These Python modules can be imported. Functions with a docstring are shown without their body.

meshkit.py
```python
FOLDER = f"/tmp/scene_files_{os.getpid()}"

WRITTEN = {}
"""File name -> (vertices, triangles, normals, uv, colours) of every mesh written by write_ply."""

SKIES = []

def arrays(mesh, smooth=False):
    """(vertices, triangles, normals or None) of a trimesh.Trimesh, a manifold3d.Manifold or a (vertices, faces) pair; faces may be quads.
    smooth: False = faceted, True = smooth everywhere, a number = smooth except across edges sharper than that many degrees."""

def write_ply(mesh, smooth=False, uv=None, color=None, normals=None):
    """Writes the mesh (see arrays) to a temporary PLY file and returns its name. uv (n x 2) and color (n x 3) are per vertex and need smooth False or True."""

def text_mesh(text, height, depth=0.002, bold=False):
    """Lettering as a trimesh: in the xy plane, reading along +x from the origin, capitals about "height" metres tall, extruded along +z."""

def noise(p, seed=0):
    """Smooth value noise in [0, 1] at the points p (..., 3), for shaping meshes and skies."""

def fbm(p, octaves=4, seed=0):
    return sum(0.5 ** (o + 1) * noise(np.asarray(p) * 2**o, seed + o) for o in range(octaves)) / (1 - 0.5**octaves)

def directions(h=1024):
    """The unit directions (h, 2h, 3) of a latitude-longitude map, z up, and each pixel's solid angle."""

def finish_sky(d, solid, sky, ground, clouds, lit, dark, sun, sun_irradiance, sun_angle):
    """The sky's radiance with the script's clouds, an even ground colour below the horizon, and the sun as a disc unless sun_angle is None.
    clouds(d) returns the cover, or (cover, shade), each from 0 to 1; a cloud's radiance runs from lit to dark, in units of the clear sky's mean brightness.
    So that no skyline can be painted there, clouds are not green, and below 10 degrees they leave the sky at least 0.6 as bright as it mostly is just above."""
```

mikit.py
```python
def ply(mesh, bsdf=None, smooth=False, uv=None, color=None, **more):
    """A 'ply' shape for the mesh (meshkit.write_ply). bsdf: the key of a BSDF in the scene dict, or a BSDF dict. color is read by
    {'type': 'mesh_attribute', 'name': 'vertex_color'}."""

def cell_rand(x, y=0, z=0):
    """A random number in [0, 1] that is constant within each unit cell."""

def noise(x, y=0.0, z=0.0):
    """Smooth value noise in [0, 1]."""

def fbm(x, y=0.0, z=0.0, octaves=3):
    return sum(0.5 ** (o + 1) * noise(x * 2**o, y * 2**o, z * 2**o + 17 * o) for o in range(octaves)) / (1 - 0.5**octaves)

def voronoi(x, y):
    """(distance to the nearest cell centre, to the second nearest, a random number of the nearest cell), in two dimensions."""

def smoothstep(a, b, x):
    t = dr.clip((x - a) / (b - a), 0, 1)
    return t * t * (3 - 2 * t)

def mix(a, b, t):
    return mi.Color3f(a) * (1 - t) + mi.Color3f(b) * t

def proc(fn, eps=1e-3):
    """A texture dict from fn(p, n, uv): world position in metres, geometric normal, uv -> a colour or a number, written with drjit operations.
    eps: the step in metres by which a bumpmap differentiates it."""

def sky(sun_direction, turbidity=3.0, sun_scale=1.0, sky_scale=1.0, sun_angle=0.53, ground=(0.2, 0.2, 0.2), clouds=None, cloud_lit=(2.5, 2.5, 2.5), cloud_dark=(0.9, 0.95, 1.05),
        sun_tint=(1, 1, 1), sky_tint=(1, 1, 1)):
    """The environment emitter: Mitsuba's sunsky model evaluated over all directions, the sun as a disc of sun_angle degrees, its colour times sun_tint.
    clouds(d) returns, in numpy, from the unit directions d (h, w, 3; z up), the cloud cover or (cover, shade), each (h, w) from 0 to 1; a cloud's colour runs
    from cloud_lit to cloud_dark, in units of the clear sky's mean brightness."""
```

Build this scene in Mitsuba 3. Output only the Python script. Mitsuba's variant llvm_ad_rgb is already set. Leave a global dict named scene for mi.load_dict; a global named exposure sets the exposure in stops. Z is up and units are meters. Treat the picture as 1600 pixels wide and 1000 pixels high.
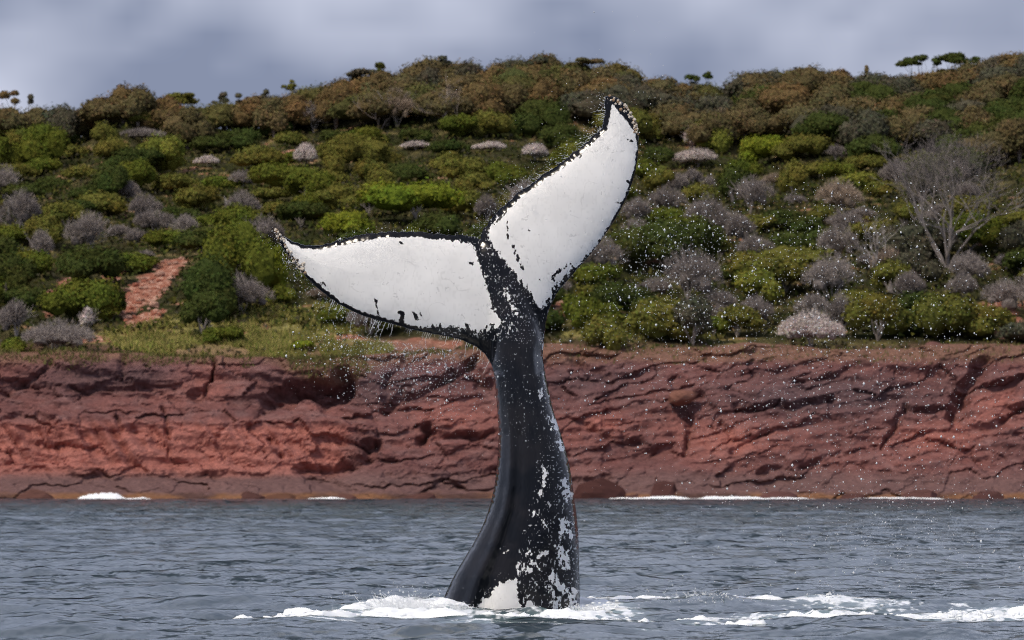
import math
import numpy as np
import drjit as dr
import mitsuba as mi
import shapely
from scipy.spatial import cKDTree, Delaunay
import mikit
import meshkit

T = mi.ScalarTransform4f
scene, labels = {}, {}
R = np.random.default_rng(7)

# ------------------------------------------------------------------ camera, sky, exposure
F, CAMZ, HORIZON = 8000.0, 1.4, 755.0          # focal length in photograph pixels, eye height above the sea, horizon row
PITCH = math.atan((HORIZON - 500.0) / F)
WHALE_Y = 57.0                                 # metres from the boat to the whale
scene['camera'] = {'type': 'thinlens', 'fov': math.degrees(2 * math.atan(800 / F)), 'fov_axis': 'x', 'aperture_radius': 0.014, 'focus_distance': WHALE_Y,
                   'near_clip': 1.0, 'far_clip': 12000.0,
                   'to_world': T().look_at(origin=[0, 0, CAMZ], target=[0, math.cos(PITCH), CAMZ + math.sin(PITCH)], up=[0, 0, 1])}


def clouds(d):
    el = np.arcsin(np.clip(d[..., 2], -1, 1))
    az = np.arctan2(d[..., 0], d[..., 1])
    q = np.stack([az * 13 + el * 9, el * 30 - az * 9, az * 0], -1)
    n = meshkit.fbm(q + 31, 5, 3)
    q2 = np.stack([az * 30 + el * 20, el * 60 - az * 22, az * 0 + 5], -1)
    n2 = meshkit.fbm(q2, 3, 11)
    shade = np.clip(0.56 + (0.5 - n) * 2.9 + (0.5 - n2) * 1.3, 0, 1)
    return np.full(shade.shape, 0.97), shade


scene['sky'] = mikit.sky([-0.52, -0.60, 0.92], turbidity=3.5, sun_scale=0.86, sun_angle=8.0, clouds=clouds, cloud_lit=(2.62, 2.77, 3.36), cloud_dark=(1.05, 1.22, 1.74),
                         ground=(0.08, 0.09, 0.1), sun_tint=(0.90, 0.97, 1.07))
exposure = 1.32

# ------------------------------------------------------------------ helpers
noise, fbm, smoothstep, mix = mikit.noise, mikit.fbm, mikit.smoothstep, mikit.mix
CP, SP = math.cos(PITCH), math.sin(PITCH)


def at(px, py, y):
    """The point at depth y metres that the photograph shows at pixel (px, py)."""
    px, py, y = np.broadcast_arrays(np.asarray(px, float), np.asarray(py, float), np.asarray(y, float))
    up = (500.0 - py) / F
    k = y / (CP - up * SP)
    return np.stack([(px - 800.0) / F * k, y, CAMZ + (SP + up * CP) * k], -1)


def nfbm(x, y, z=0.0, octaves=4, seed=0):
    x, y, z = np.broadcast_arrays(np.asarray(x, float), np.asarray(y, float), np.asarray(z, float))
    return meshkit.fbm(np.stack([x + 500, y + 500, z + 500], -1), octaves, seed)


def key(name):
    if name not in scene and name not in labels:
        return name
    i = 1
    while f'{name}_{i:03d}' in scene or f'{name}_{i:03d}' in labels:
        i += 1
    return f'{name}_{i:03d}'


NEXT = {}


def fresh(name):
    n = NEXT.get(name, 0)
    NEXT[name] = n + 1
    return name if n == 0 else f'{name}_{n:03d}'


def tag(k, label=None, category=None, group=None, kind=None):
    labels[k] = {a: b for a, b in (('label', label), ('category', category), ('group', group), ('kind', kind)) if b}


def grid_faces(nr, nc):
    i, j = np.meshgrid(np.arange(nr - 1), np.arange(nc - 1), indexing='ij')
    a = (i * nc + j).ravel()
    return np.vstack([np.stack([a, a + 1, a + nc + 1], 1), np.stack([a, a + nc + 1, a + nc], 1)])


def join(parts):
    """(vertices, faces[, colours]) tuples as one."""
    vs, fs, cs, o = [], [], [], 0
    for p in parts:
        vs.append(p[0]); fs.append(p[1] + o); o += len(p[0])
        if len(p) > 2:
            cs.append(np.broadcast_to(p[2], p[0].shape))
    return (np.vstack(vs), np.vstack(fs), np.vstack(cs) if cs else None)


def tube(points, radii, sides=5):
    p = np.asarray(points, float)
    r = np.broadcast_to(radii, (len(p),))
    t = np.gradient(p, axis=0)
    t /= np.linalg.norm(t, axis=1, keepdims=True) + 1e-12
    a = np.cross(t, np.where(np.abs(t[:, 2:]) < 0.9, [0, 0, 1.0], [1.0, 0, 0]))
    a /= np.linalg.norm(a, axis=1, keepdims=True) + 1e-12
    b, ang = np.cross(t, a), np.arange(sides) * 2 * np.pi / sides
    v = p[:, None] + r[:, None, None] * (np.cos(ang)[None, :, None] * a[:, None] + np.sin(ang)[None, :, None] * b[:, None])
    i, j = np.meshgrid(np.arange(len(p) - 1), np.arange(sides), indexing='ij')
    q = np.stack([i * sides + j, i * sides + (j + 1) % sides, (i + 1) * sides + (j + 1) % sides, (i + 1) * sides + j], -1).reshape(-1, 4)
    return v.reshape(-1, 3), np.vstack([q[:, [0, 1, 2]], q[:, [0, 2, 3]]])


def ico(sub):
    import trimesh
    m = trimesh.creation.icosphere(subdivisions=sub)
    return np.array(m.vertices), np.array(m.faces)


ICO0, ICO1, ICO2 = ico(0), ico(1), ico(2)

# ------------------------------------------------------------------ materials
vcol = {'type': 'mesh_attribute', 'name': 'vertex_color'}
scene['leaf_bsdf'] = {'type': 'twosided', 'bsdf': {'type': 'diffuse', 'reflectance': vcol}}
scene['wood_bsdf'] = {'type': 'twosided', 'bsdf': {'type': 'diffuse', 'reflectance': vcol}}
scene['foam_bsdf'] = {'type': 'twosided', 'bsdf': {'type': 'principled', 'base_color': {'type': 'rgb', 'value': [0.82, 0.85, 0.87]}, 'roughness': 0.45, 'specular': 0.4}}
scene['drop_bsdf'] = {'type': 'twosided', 'bsdf': {'type': 'principled', 'base_color': {'type': 'rgb', 'value': [0.72, 0.74, 0.76]}, 'roughness': 0.2, 'specular': 0.5}}


def sea_bump(p, n, uv):
    return 0.022 * fbm(p.x * 2.6, p.y * 1.5, 0.0, 3) + 0.006 * noise(p.x * 17.0, p.y * 9.0, 3.0)


def sea_colour(p, n, uv):
    # thin lacy foam left floating on the water where it has been churned; uv.x says how churned
    x, y = p.x * 3.2 + 1.2 * noise(p.x * 1.1, p.y * 0.8), p.y * 1.5 + 1.5 * noise(p.x * 0.9, p.y * 0.6, 5.0)
    a = fbm(x * 0.8, y * 0.8, 1.0, 4)
    lace = 1.0 - 2.0 * dr.abs(fbm(x * 1.3, y * 1.3, 9.0, 4) - 0.5) * 3.0
    fine = noise(p.x * 22.0, p.y * 12.0, 2.0)
    e = uv.x * 1.25 + (a - 0.5) * 0.9 + (lace - 0.6) * 0.45 + (fine - 0.5) * 0.45 - 0.58
    foam = smoothstep(-0.06, 0.30, e) * (0.75 + 0.25 * fine)
    milky = smoothstep(0.1, 0.9, uv.x)
    c = mix(mi.Color3f(0.036, 0.055, 0.070), mi.Color3f(0.16, 0.23, 0.24), milky * 0.8)
    return mix(c, mi.Color3f(0.80, 0.83, 0.85), foam * smoothstep(0.02, 0.1, uv.x))


scene['sea_bsdf'] = {'type': 'bumpmap', 'arbitrary': mikit.proc(sea_bump, 0.02), 'scale': 1.0,
                     'bsdf': {'type': 'principled', 'base_color': mikit.proc(sea_colour), 'roughness': 0.13, 'eta': 1.34}}

# ------------------------------------------------------------------ sea
WAVES = []
for lam, amp, cnt in ((7.5, 0.026, 4), (3.2, 0.018, 6), (1.5, 0.014, 9), (0.75, 0.0085, 12), (0.42, 0.0042, 9)):
    for _ in range(cnt):
        th = R.normal(math.radians(80), 0.85)
        l = lam * R.uniform(0.75, 1.35)
        WAVES.append((2 * math.pi / l * math.cos(th), 2 * math.pi / l * math.sin(th), amp * R.uniform(0.6, 1.3) / math.sqrt(cnt) * 1.6, R.uniform(0, 6.28)))


def sea_z(x, y, detail=1.0):
    gust = 0.55 + 0.9 * nfbm(x * 0.09, y * 0.05, 0, 2, 5)
    wx, wy = x + 0.7 * nfbm(x * 0.5, y * 0.4, 0, 2, 41), y + 0.9 * nfbm(x * 0.5, y * 0.4, 9, 2, 42)
    z = 0.0
    for kx, ky, a, ph in WAVES:
        s = np.sin(kx * wx + ky * wy + ph)
        z = z + a * (s + 0.35 * np.cos(2 * (kx * wx + ky * wy + ph)) * -0.6)
    return z * gust


def sea_x(px, y): return (np.asarray(px, float) - 800) / F * y
def sea_y(py): return CAMZ * F / (np.asarray(py, float) - HORIZON)


CHURN = []


def foam_lines():
    """Where the whale has churned the water: bands on the sea (a line of points, half-width in metres, strength)."""
    for line, hw, hd in (([(470, 971), (540, 966), (620, 960), (690, 962), (760, 968), (830, 968), (900, 962)], 0.9, 1.0), ([(590, 955), (640, 950), (690, 954)], 0.8, 1.0), ([(880, 950), (930, 950), (945, 958)], 0.6, 0.95),
                         ([(900, 966), (1000, 969), (1090, 966)], 0.55, 0.82), ([(955, 942), (1040, 938), (1120, 936), (1165, 941)], 1.5, 0.84), ([(1060, 968), (1200, 963), (1300, 963), (1400, 968)], 0.5, 0.74), ([(1180, 944), (1290, 946), (1340, 952)], 1.1, 0.55),
                         ([(1380, 968), (1480, 968), (1630, 966)], 0.8, 0.85), ([(1480, 962), (1560, 957), (1640, 958)], 1.0, 0.86), ([(440, 968), (470, 970)], 0.3, 0.7), ([(380, 966), (450, 967)], 0.35, 0.55), ([(900, 985), (1010, 988)], 0.3, 0.5), ([(700, 978), (860, 980)], 0.35, 0.6), ([(1000, 978), (1180, 974)], 0.35, 0.5)):
        CHURN.append((shapely.LineString([(float(sea_x(a, sea_y(b))), float(sea_y(b)) * 0.5) for a, b in line]), hw, hd))


def foam_mask(X, Y, wide=1.0):
    q = shapely.points(np.stack([np.ravel(X), np.ravel(Y) * 0.5], 1))
    m = np.zeros(len(q))
    for ls, hw, hd in CHURN:
        m = np.maximum(m, hd * np.exp(-(shapely.distance(ls, q) / (hw * 0.5 * wide)) ** 2))
    return m.reshape(np.shape(X))


def churn_z(X, Y):
    return 0.17 * foam_mask(X, Y, 1.7) * (nfbm(X * 0.9, Y * 0.75, 0, 3, 95) - 0.40) + 0.05 * foam_mask(X, Y, 1.3) * (nfbm(X * 4, Y * 2.5, 0, 3, 96) - 0.5)


def build_sea():
    foam_lines()
    rows = [38.0]
    while rows[-1] < 456:
        rows.append(rows[-1] * (1 + 0.0034))
    y = np.array(rows)[:, None]
    s = np.linspace(-1, 1, 290)
    s = np.concatenate([np.linspace(-3.2, -1.02, 36), s, np.linspace(1.02, 3.2, 36)])[None, :]   # fine in view, coarser to the sides
    x = s * (0.118 * y + 3.5)
    y = y + 0 * x
    z = sea_z(x, y)
    v = np.stack([x, y, z], -1).reshape(-1, 3)
    f = grid_faces(*x.shape)
    fine = (v, f)
    # the rest of the bay, coarser, a little lower where the fine sheet lies over it
    gx = np.concatenate([-np.geomspace(6000, 190, 40), np.linspace(-185, 185, 90), np.geomspace(190, 6000, 40)])
    gy = np.concatenate([-np.geomspace(6000, 40, 40), np.linspace(-36, 36, 20), np.linspace(37, 452, 60), [470, 520, 700, 1200, 3000, 7000]])
    X, Y = np.meshgrid(gx, gy)
    Z = np.where((Y > 30) & (Y < 475) & (np.abs(X) < 3.2 * (0.118 * Y + 3.5) - 2), -0.45, -0.02)
    coarse = (np.stack([X, Y, Z], -1).reshape(-1, 3), grid_faces(*X.shape))
    v, f, _ = join([fine, coarse])
    uv = np.zeros((len(v), 2))
    near = (v[:, 1] > 46) & (v[:, 1] < 72) & (np.arange(len(v)) < len(fine[0]))
    uv[near, 0] = foam_mask(v[near, 0], v[near, 1], 1.5)
    v[near, 2] += churn_z(v[near, 0], v[near, 1])
    scene['sea'] = mikit.ply((v, f), 'sea_bsdf', smooth=True, uv=uv)
    tag('sea', 'grey blue rippled sea between the boat and the red shore', kind='structure')


build_sea()

# ------------------------------------------------------------------ red cliff
KC = F / 457.0


def cx(px): return (np.asarray(px, float) - 800.0) / KC
def cz(py): return CAMZ + (HORIZON - np.asarray(py, float)) / KC


PROFILE_L = np.array([(446.5, -1.5), (449, 0.0), (451.5, 0.7), (455, 1.8), (456.3, 2.6), (457.6, 4.6), (458.3, 6.9), (460.3, 7.9), (461.6, 9.0), (462.6, 12.0), (464.5, 12.9), (468.5, 13.3)])
PROFILE_R = np.array([(446.5, -1.5), (449, 0.2), (451.5, 1.2), (454, 2.6), (456.2, 4.4), (457.8, 6.2), (459.3, 7.7), (460.6, 9.0), (461.9, 10.4), (463.2, 11.9), (465, 13.0), (468.5, 13.6)])
# recesses in the rock: pixel polylines, half-width and depth in metres
GASHES = [([(430, 622), (480, 612), (540, 592)], 1.0, 2.2), ([(500, 628), (545, 605)], 0.8, 1.3), ([(328, 560), (326, 600), (322, 622)], 0.22, 0.9), ([(300, 618), (314, 620)], 0.45, 0.9),
          ([(470, 742), (520, 738), (565, 722), (585, 700)], 0.55, 1.3), ([(605, 636), (660, 612), (720, 575), (765, 540)], 0.38, 1.1), ([(742, 570), (758, 600)], 0.8, 1.3),
          ([(655, 690), (668, 675), (700, 684), (770, 672)], 0.35, 0.8), ([(660, 668), (664, 690)], 0.45, 0.9), ([(1150, 640), (1200, 645), (1260, 640), (1300, 632)], 0.4, 0.9),
          ([(1545, 570), (1515, 610), (1490, 655)], 0.75, 1.6), ([(1490, 652), (1420, 644)], 0.35, 0.7), ([(1418, 640), (1400, 672), (1380, 705)], 0.25, 0.7), ([(1068, 645), (1080, 672), (1068, 710)], 0.4, 0.8),
          ([(1125, 672), (1140, 680)], 0.5, 0.8), ([(1145, 710), (1200, 685)], 0.25, 0.4), ([(75, 572), (40, 592), (0, 612)], 0.35, 0.7), ([(180, 560), (185, 590)], 0.3, 0.6), ([(60, 655), (80, 662)], 0.3, 0.5),
          ([(0, 660), (25, 650)], 0.4, 0.6), ([(180, 655), (186, 672)], 0.25, 0.6), ([(425, 690), (445, 720)], 0.3, 0.6), ([(330, 690), (350, 725)], 0.3, 0.5), ([(255, 640), (262, 690)], 0.2, 0.5),
          ([(900, 560), (960, 600)], 0.35, 0.6), ([(1060, 600), (1085, 625)], 0.6, 0.9), ([(1560, 660), (1600, 640)], 0.3, 0.7), ([(1245, 600), (1330, 590)], 0.3, 0.5), ([(910, 660), (960, 690), (1000, 690)], 0.3, 0.6),
          ([(880, 745), (950, 752)], 0.4, 0.8), ([(600, 740), (690, 748), (770, 735)], 0.3, 0.45), ([(1180, 745), (1300, 720), (1370, 700)], 0.25, 0.45), ([(0, 742), (200, 752), (420, 746)], 0.3, 0.5),
          ([(105, 605), (250, 615)], 0.3, 0.5), ([(630, 560), (600, 590), (610, 620)], 0.5, 0.6)]


def worley(x, z, cell, seed, ax=1.0, az=1.0):
    r = np.random.default_rng(seed)
    lo, hi = np.array([x.min() * ax, z.min() * az]) - 2 * cell, np.array([x.max() * ax, z.max() * az]) + 2 * cell
    n = ((hi - lo) / cell).astype(int) + 1
    i, j = np.meshgrid(np.arange(n[0]), np.arange(n[1]), indexing='ij')
    pts = np.stack([i, j], -1).reshape(-1, 2) * cell + lo + r.uniform(0, cell, (n[0] * n[1], 2))
    q = np.stack([x.ravel() * ax, z.ravel() * az], 1)
    d, k = cKDTree(pts).query(q, k=2)
    return d[:, 0].reshape(x.shape), (d[:, 1] - d[:, 0]).reshape(x.shape), r.uniform(0, 1, len(pts))[k[:, 0]].reshape(x.shape)


def cliff_surface():
    xs = np.concatenate([np.linspace(-210, -63, 120), np.linspace(-62, 62, 760), np.linspace(63, 210, 120)])
    t = np.linspace(0, 1, 165)
    def along(P):
        s = np.concatenate([[0], np.cumsum(np.hypot(*np.diff(P, axis=0).T))])
        return np.stack([np.interp(t * s[-1], s, P[:, 0]), np.interp(t * s[-1], s, P[:, 1])], 1)
    L, Rr = along(PROFILE_L), along(PROFILE_R)
    px = 800 + xs * KC
    w = 1 / (1 + np.exp((px - 560) / 14.0))
    x = xs[None, :] + 0 * t[:, None]
    y = L[:, :1] * w + Rr[:, :1] * (1 - w)
    z = L[:, 1:] * w + Rr[:, 1:] * (1 - w)
    z = z * (1 + 0.25 * (nfbm(x * 0.07, 0, 0, 4, 9) - 0.5) * np.clip(z / 6, 0, 1))
    zz = z - 0.16 * (x + 13) * (1 - w) + 0.04 * x * w               # tilted bedding
    big = nfbm(x * 0.09, zz * 0.22, 0, 4, 21) - 0.5
    _, e1, r1 = worley(x + 3.0 * nfbm(x * .35, z * .35, 0, 4, 4), zz + 1.6 * nfbm(x * .45, z * .45, 3, 4, 5), 2.4, 5, 0.6, 1.5)
    _, e2, r2 = worley(x + 1.4 * nfbm(x * .9, z * .9, 0, 3, 6), zz + 0.9 * nfbm(x * .9, z * .9, 3, 3, 7), 0.95, 6, 0.6, 1.6)
    beds = np.abs(((zz * 0.9 + 1.5 * nfbm(x * 0.15, z * 0.3, 0, 3, 2)) % 1.0) - 0.5) * 2
    vast = nfbm(x * 0.045, zz * 0.05, 3, 3, 23) - 0.5
    ridge = 1 - 2 * np.abs(nfbm(x * 0.16 + 0.3 * z, zz * 0.34, 0, 4, 24) - 0.5)
    crev = np.clip((nfbm(x * 0.25, z * 0.2, 0, 3, 25) - 0.52) * 5, 0, 1)
    saw = (zz * 0.42 + 1.1 * nfbm(x * 0.12, z * 0.25, 6, 4, 27) + 0.25 * nfbm(x * 1.1, z * 1.1, 6, 3, 28)) % 1.0
    D = 6.0 * vast + 2.4 * big + 0.42 * (1 - 0.85 * w) * (0.5 - saw) * np.clip(nfbm(x * 0.08, z * 0.15, 1, 3, 29) * 4 - 1.2, 0, 1.2) + 1.5 * (ridge - 0.8) + 0.85 * (r1 - 0.5) + 0.22 * (r2 - 0.5) - (0.05 + 0.22 * crev) * np.exp(-(e1 / 0.13) ** 2) - 0.05 * np.exp(-(e2 / 0.07) ** 2) + 0.30 * beds ** 2
    flutes = np.abs(nfbm(x * 0.55 + 0.35 * z, z * 0.10, 0, 3, 17) - 0.5) * 2
    face = w * np.exp(-((z - 4.8) / 2.0) ** 4)
    D = D + face * (2.0 * flutes - 0.4)
    D = D + 0.5 * (nfbm(x * 0.8, zz * 1.7, y * 0.2, 4, 31) - 0.5) + 0.18 * (nfbm(x * 2.6, zz * 4.5, 0, 3, 32) - 0.5)
    pts = np.stack([x.ravel() + 1.5 * (nfbm(x * .6, z * .6, 0, 4, 51).ravel() - .5), z.ravel() + 1.3 * (nfbm(x * .6, z * .6, 8, 4, 52).ravel() - .5)], 1)
    for line, hw, dep in GASHES:
        ls = shapely.LineString([(float(cx(a)), float(cz(b))) for a, b in line])
        x0, z0, x1, z1 = ls.buffer(hw * 2.6).bounds
        m = (pts[:, 0] > x0) & (pts[:, 0] < x1) & (pts[:, 1] > z0) & (pts[:, 1] < z1)
        wob = 0.35 + 1.3 * nfbm(pts[m][:, 0] * 0.9, pts[m][:, 1] * 0.9, hw * 10, 3, 57)
        d = shapely.distance(ls, shapely.points(pts[m])) / (hw * wob)
        Df = D.reshape(-1)
        Df[m] -= dep * 1.25 * np.clip(1.25 - d, 0, 1) ** 0.8
    low = 1 / (1 + np.exp(-(z - 1.0) / 0.45))
    D = D * (0.55 + 0.45 * low) * np.clip((468.3 - y) / 3.0, 0, 1)
    y = y - 0.95 * D
    z = z + 0.22 * D
    return x, y, z


def cliff_colour(p, n, uv):
    w = 1 - smoothstep(-15.0, -12.5, p.x + 2.0 * noise(p.z * 0.8, p.x * 0.2))
    big = fbm(p.x * 0.22, p.z * 0.6, p.y * 0.1, 4)
    mid = fbm(p.x * 0.9, p.z * 2.2, p.y * 0.6, 3)
    fine = fbm(p.x * 4.0, p.z * 6.0, p.y * 4.0, 3)
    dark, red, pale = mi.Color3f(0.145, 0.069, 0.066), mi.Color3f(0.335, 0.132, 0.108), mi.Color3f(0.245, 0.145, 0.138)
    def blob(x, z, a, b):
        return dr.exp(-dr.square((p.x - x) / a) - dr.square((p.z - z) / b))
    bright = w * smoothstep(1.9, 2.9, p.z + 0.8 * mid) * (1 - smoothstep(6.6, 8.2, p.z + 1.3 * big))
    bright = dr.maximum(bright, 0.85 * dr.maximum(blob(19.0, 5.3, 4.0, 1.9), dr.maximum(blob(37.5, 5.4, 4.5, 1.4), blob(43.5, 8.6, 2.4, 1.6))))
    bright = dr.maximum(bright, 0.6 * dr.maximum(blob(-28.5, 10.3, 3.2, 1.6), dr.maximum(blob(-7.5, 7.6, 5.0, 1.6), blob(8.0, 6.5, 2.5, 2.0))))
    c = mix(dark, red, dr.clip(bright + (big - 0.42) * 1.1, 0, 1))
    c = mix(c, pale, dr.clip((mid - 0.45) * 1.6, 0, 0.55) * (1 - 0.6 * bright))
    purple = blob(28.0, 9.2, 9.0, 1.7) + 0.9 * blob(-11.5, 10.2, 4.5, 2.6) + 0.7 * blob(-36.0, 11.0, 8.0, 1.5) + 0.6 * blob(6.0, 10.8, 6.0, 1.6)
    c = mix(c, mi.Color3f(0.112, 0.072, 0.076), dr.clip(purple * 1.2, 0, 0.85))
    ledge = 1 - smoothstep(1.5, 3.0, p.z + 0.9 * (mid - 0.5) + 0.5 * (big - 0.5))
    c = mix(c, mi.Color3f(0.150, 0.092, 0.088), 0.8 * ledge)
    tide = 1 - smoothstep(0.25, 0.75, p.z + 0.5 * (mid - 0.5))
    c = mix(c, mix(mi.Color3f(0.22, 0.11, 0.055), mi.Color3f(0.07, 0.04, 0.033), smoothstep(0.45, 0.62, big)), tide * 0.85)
    c = c * (0.60 + 0.80 * fine)
    soil = smoothstep(11.9, 12.9, p.z + 1.2 * (big - 0.5) + 0.8 * (fine - 0.5) + 3.4 * blob(-16.5, 12.0, 3.4, 2.6))
    return mix(c, mi.Color3f(0.20, 0.115, 0.082) * (0.7 + 0.6 * fine), soil * 0.8)


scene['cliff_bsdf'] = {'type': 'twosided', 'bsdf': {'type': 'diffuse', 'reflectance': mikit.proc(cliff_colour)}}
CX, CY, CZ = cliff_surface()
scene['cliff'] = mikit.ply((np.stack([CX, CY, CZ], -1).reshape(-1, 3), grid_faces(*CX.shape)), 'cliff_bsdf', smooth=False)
tag('cliff', 'low cliff of dark and bright red layered rock along the shore', kind='structure')

# ------------------------------------------------------------------ hillside
SKY_PX = np.array([(-2400, 300), (-1500, 235), (-900, 175), (-400, 150), (0, 164), (60, 158), (110, 166), (150, 156), (180, 132), (210, 126), (245, 138), (290, 160), (340, 156), (400, 149), (440, 139), (500, 130), (560, 123), (600, 112), (650, 103), (700, 95), (760, 93), (820, 96),
                   (880, 93), (930, 97), (980, 108), (1010, 124), (1040, 132), (1100, 128), (1140, 130), (1180, 115), (1250, 105), (1320, 110), (1380, 115), (1440, 116), (1500, 112), (1530, 94), (1570, 78), (1600, 72), (2000, 60), (2600, 95), (3400, 180), (4400, 300)], float)
YR = 700.0


def ground(x, y):
    x, y = np.broadcast_arrays(np.asarray(x, float), np.asarray(y, float))
    px = 800 + F * x / YR
    zr = CAMZ + (HORIZON - np.interp(px, SKY_PX[:, 0], SKY_PX[:, 1]) - 46) / F * YR
    t = (y - 466) / (YR - 466)
    z0 = 12.9
    up = np.clip(t, -0.2, 1.0) + 0.055 * np.sin(np.clip(t, 0, 1) * 2 * np.pi)
    z = z0 + (zr - z0) * up - 14 * np.clip(t - 1.0, 0, 2) ** 2 - 3 * np.clip(t - 1.0, 0, 2)
    z = z + np.clip(t * 8, 0.1, 1) * (5.0 * (nfbm(x * 0.035, y * 0.03, 0, 3, 61) - 0.5) + 1.2 * (nfbm(x * 0.25, y * 0.2, 0, 3, 62) - 0.5))
    return z - 1.4 * np.clip((468.5 - y) / 3.0, 0, 1)


def hit(px, py):
    """Where the line of sight through a pixel meets the hillside."""
    ys = np.arange(466.5, 705, 0.5)
    p = at(px, py, ys)
    under = ground(p[:, 0], ys) >= p[:, 2]
    i = int(np.argmax(under)) if under.any() else len(ys) - 1
    return np.array([p[i, 0], ys[i], float(ground(p[i, 0], ys[i]))])


SOIL = [(232, 452, 34, 28), (205, 472, 30, 26), (225, 500, 34, 18), (258, 424, 30, 18), (95, 458, 26, 28), (185, 422, 18, 18), (430, 458, 26, 16), (500, 484, 45, 8), (885, 485, 25, 12), (360, 520, 25, 6), (1570, 505, 45, 28), (640, 540, 80, 14)]
SOILW = []
for a, b, rx, ry in SOIL:
    p0, p1 = hit(a, b + ry), hit(a, b - ry)
    c = hit(a, b)
    SOILW.append((c[0], c[1], rx / F * c[1], max(2.0, abs(p1[1] - p0[1]) / 2)))
GRASS = [(300, 522, 125, 26), (420, 505, 100, 26), (505, 500, 70, 22), (380, 545, 170, 10), (490, 540, 80, 16), (560, 545, 50, 12), (1000, 520, 120, 8)]
GRASSW = []
for a, b, rx, ry in GRASS:
    p0, p1, c = hit(a, b + ry), hit(a, b - ry), hit(a, b)
    GRASSW.append((c[0], c[1], rx / F * c[1], max(2.0, abs(p1[1] - p0[1]) / 2)))


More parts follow.
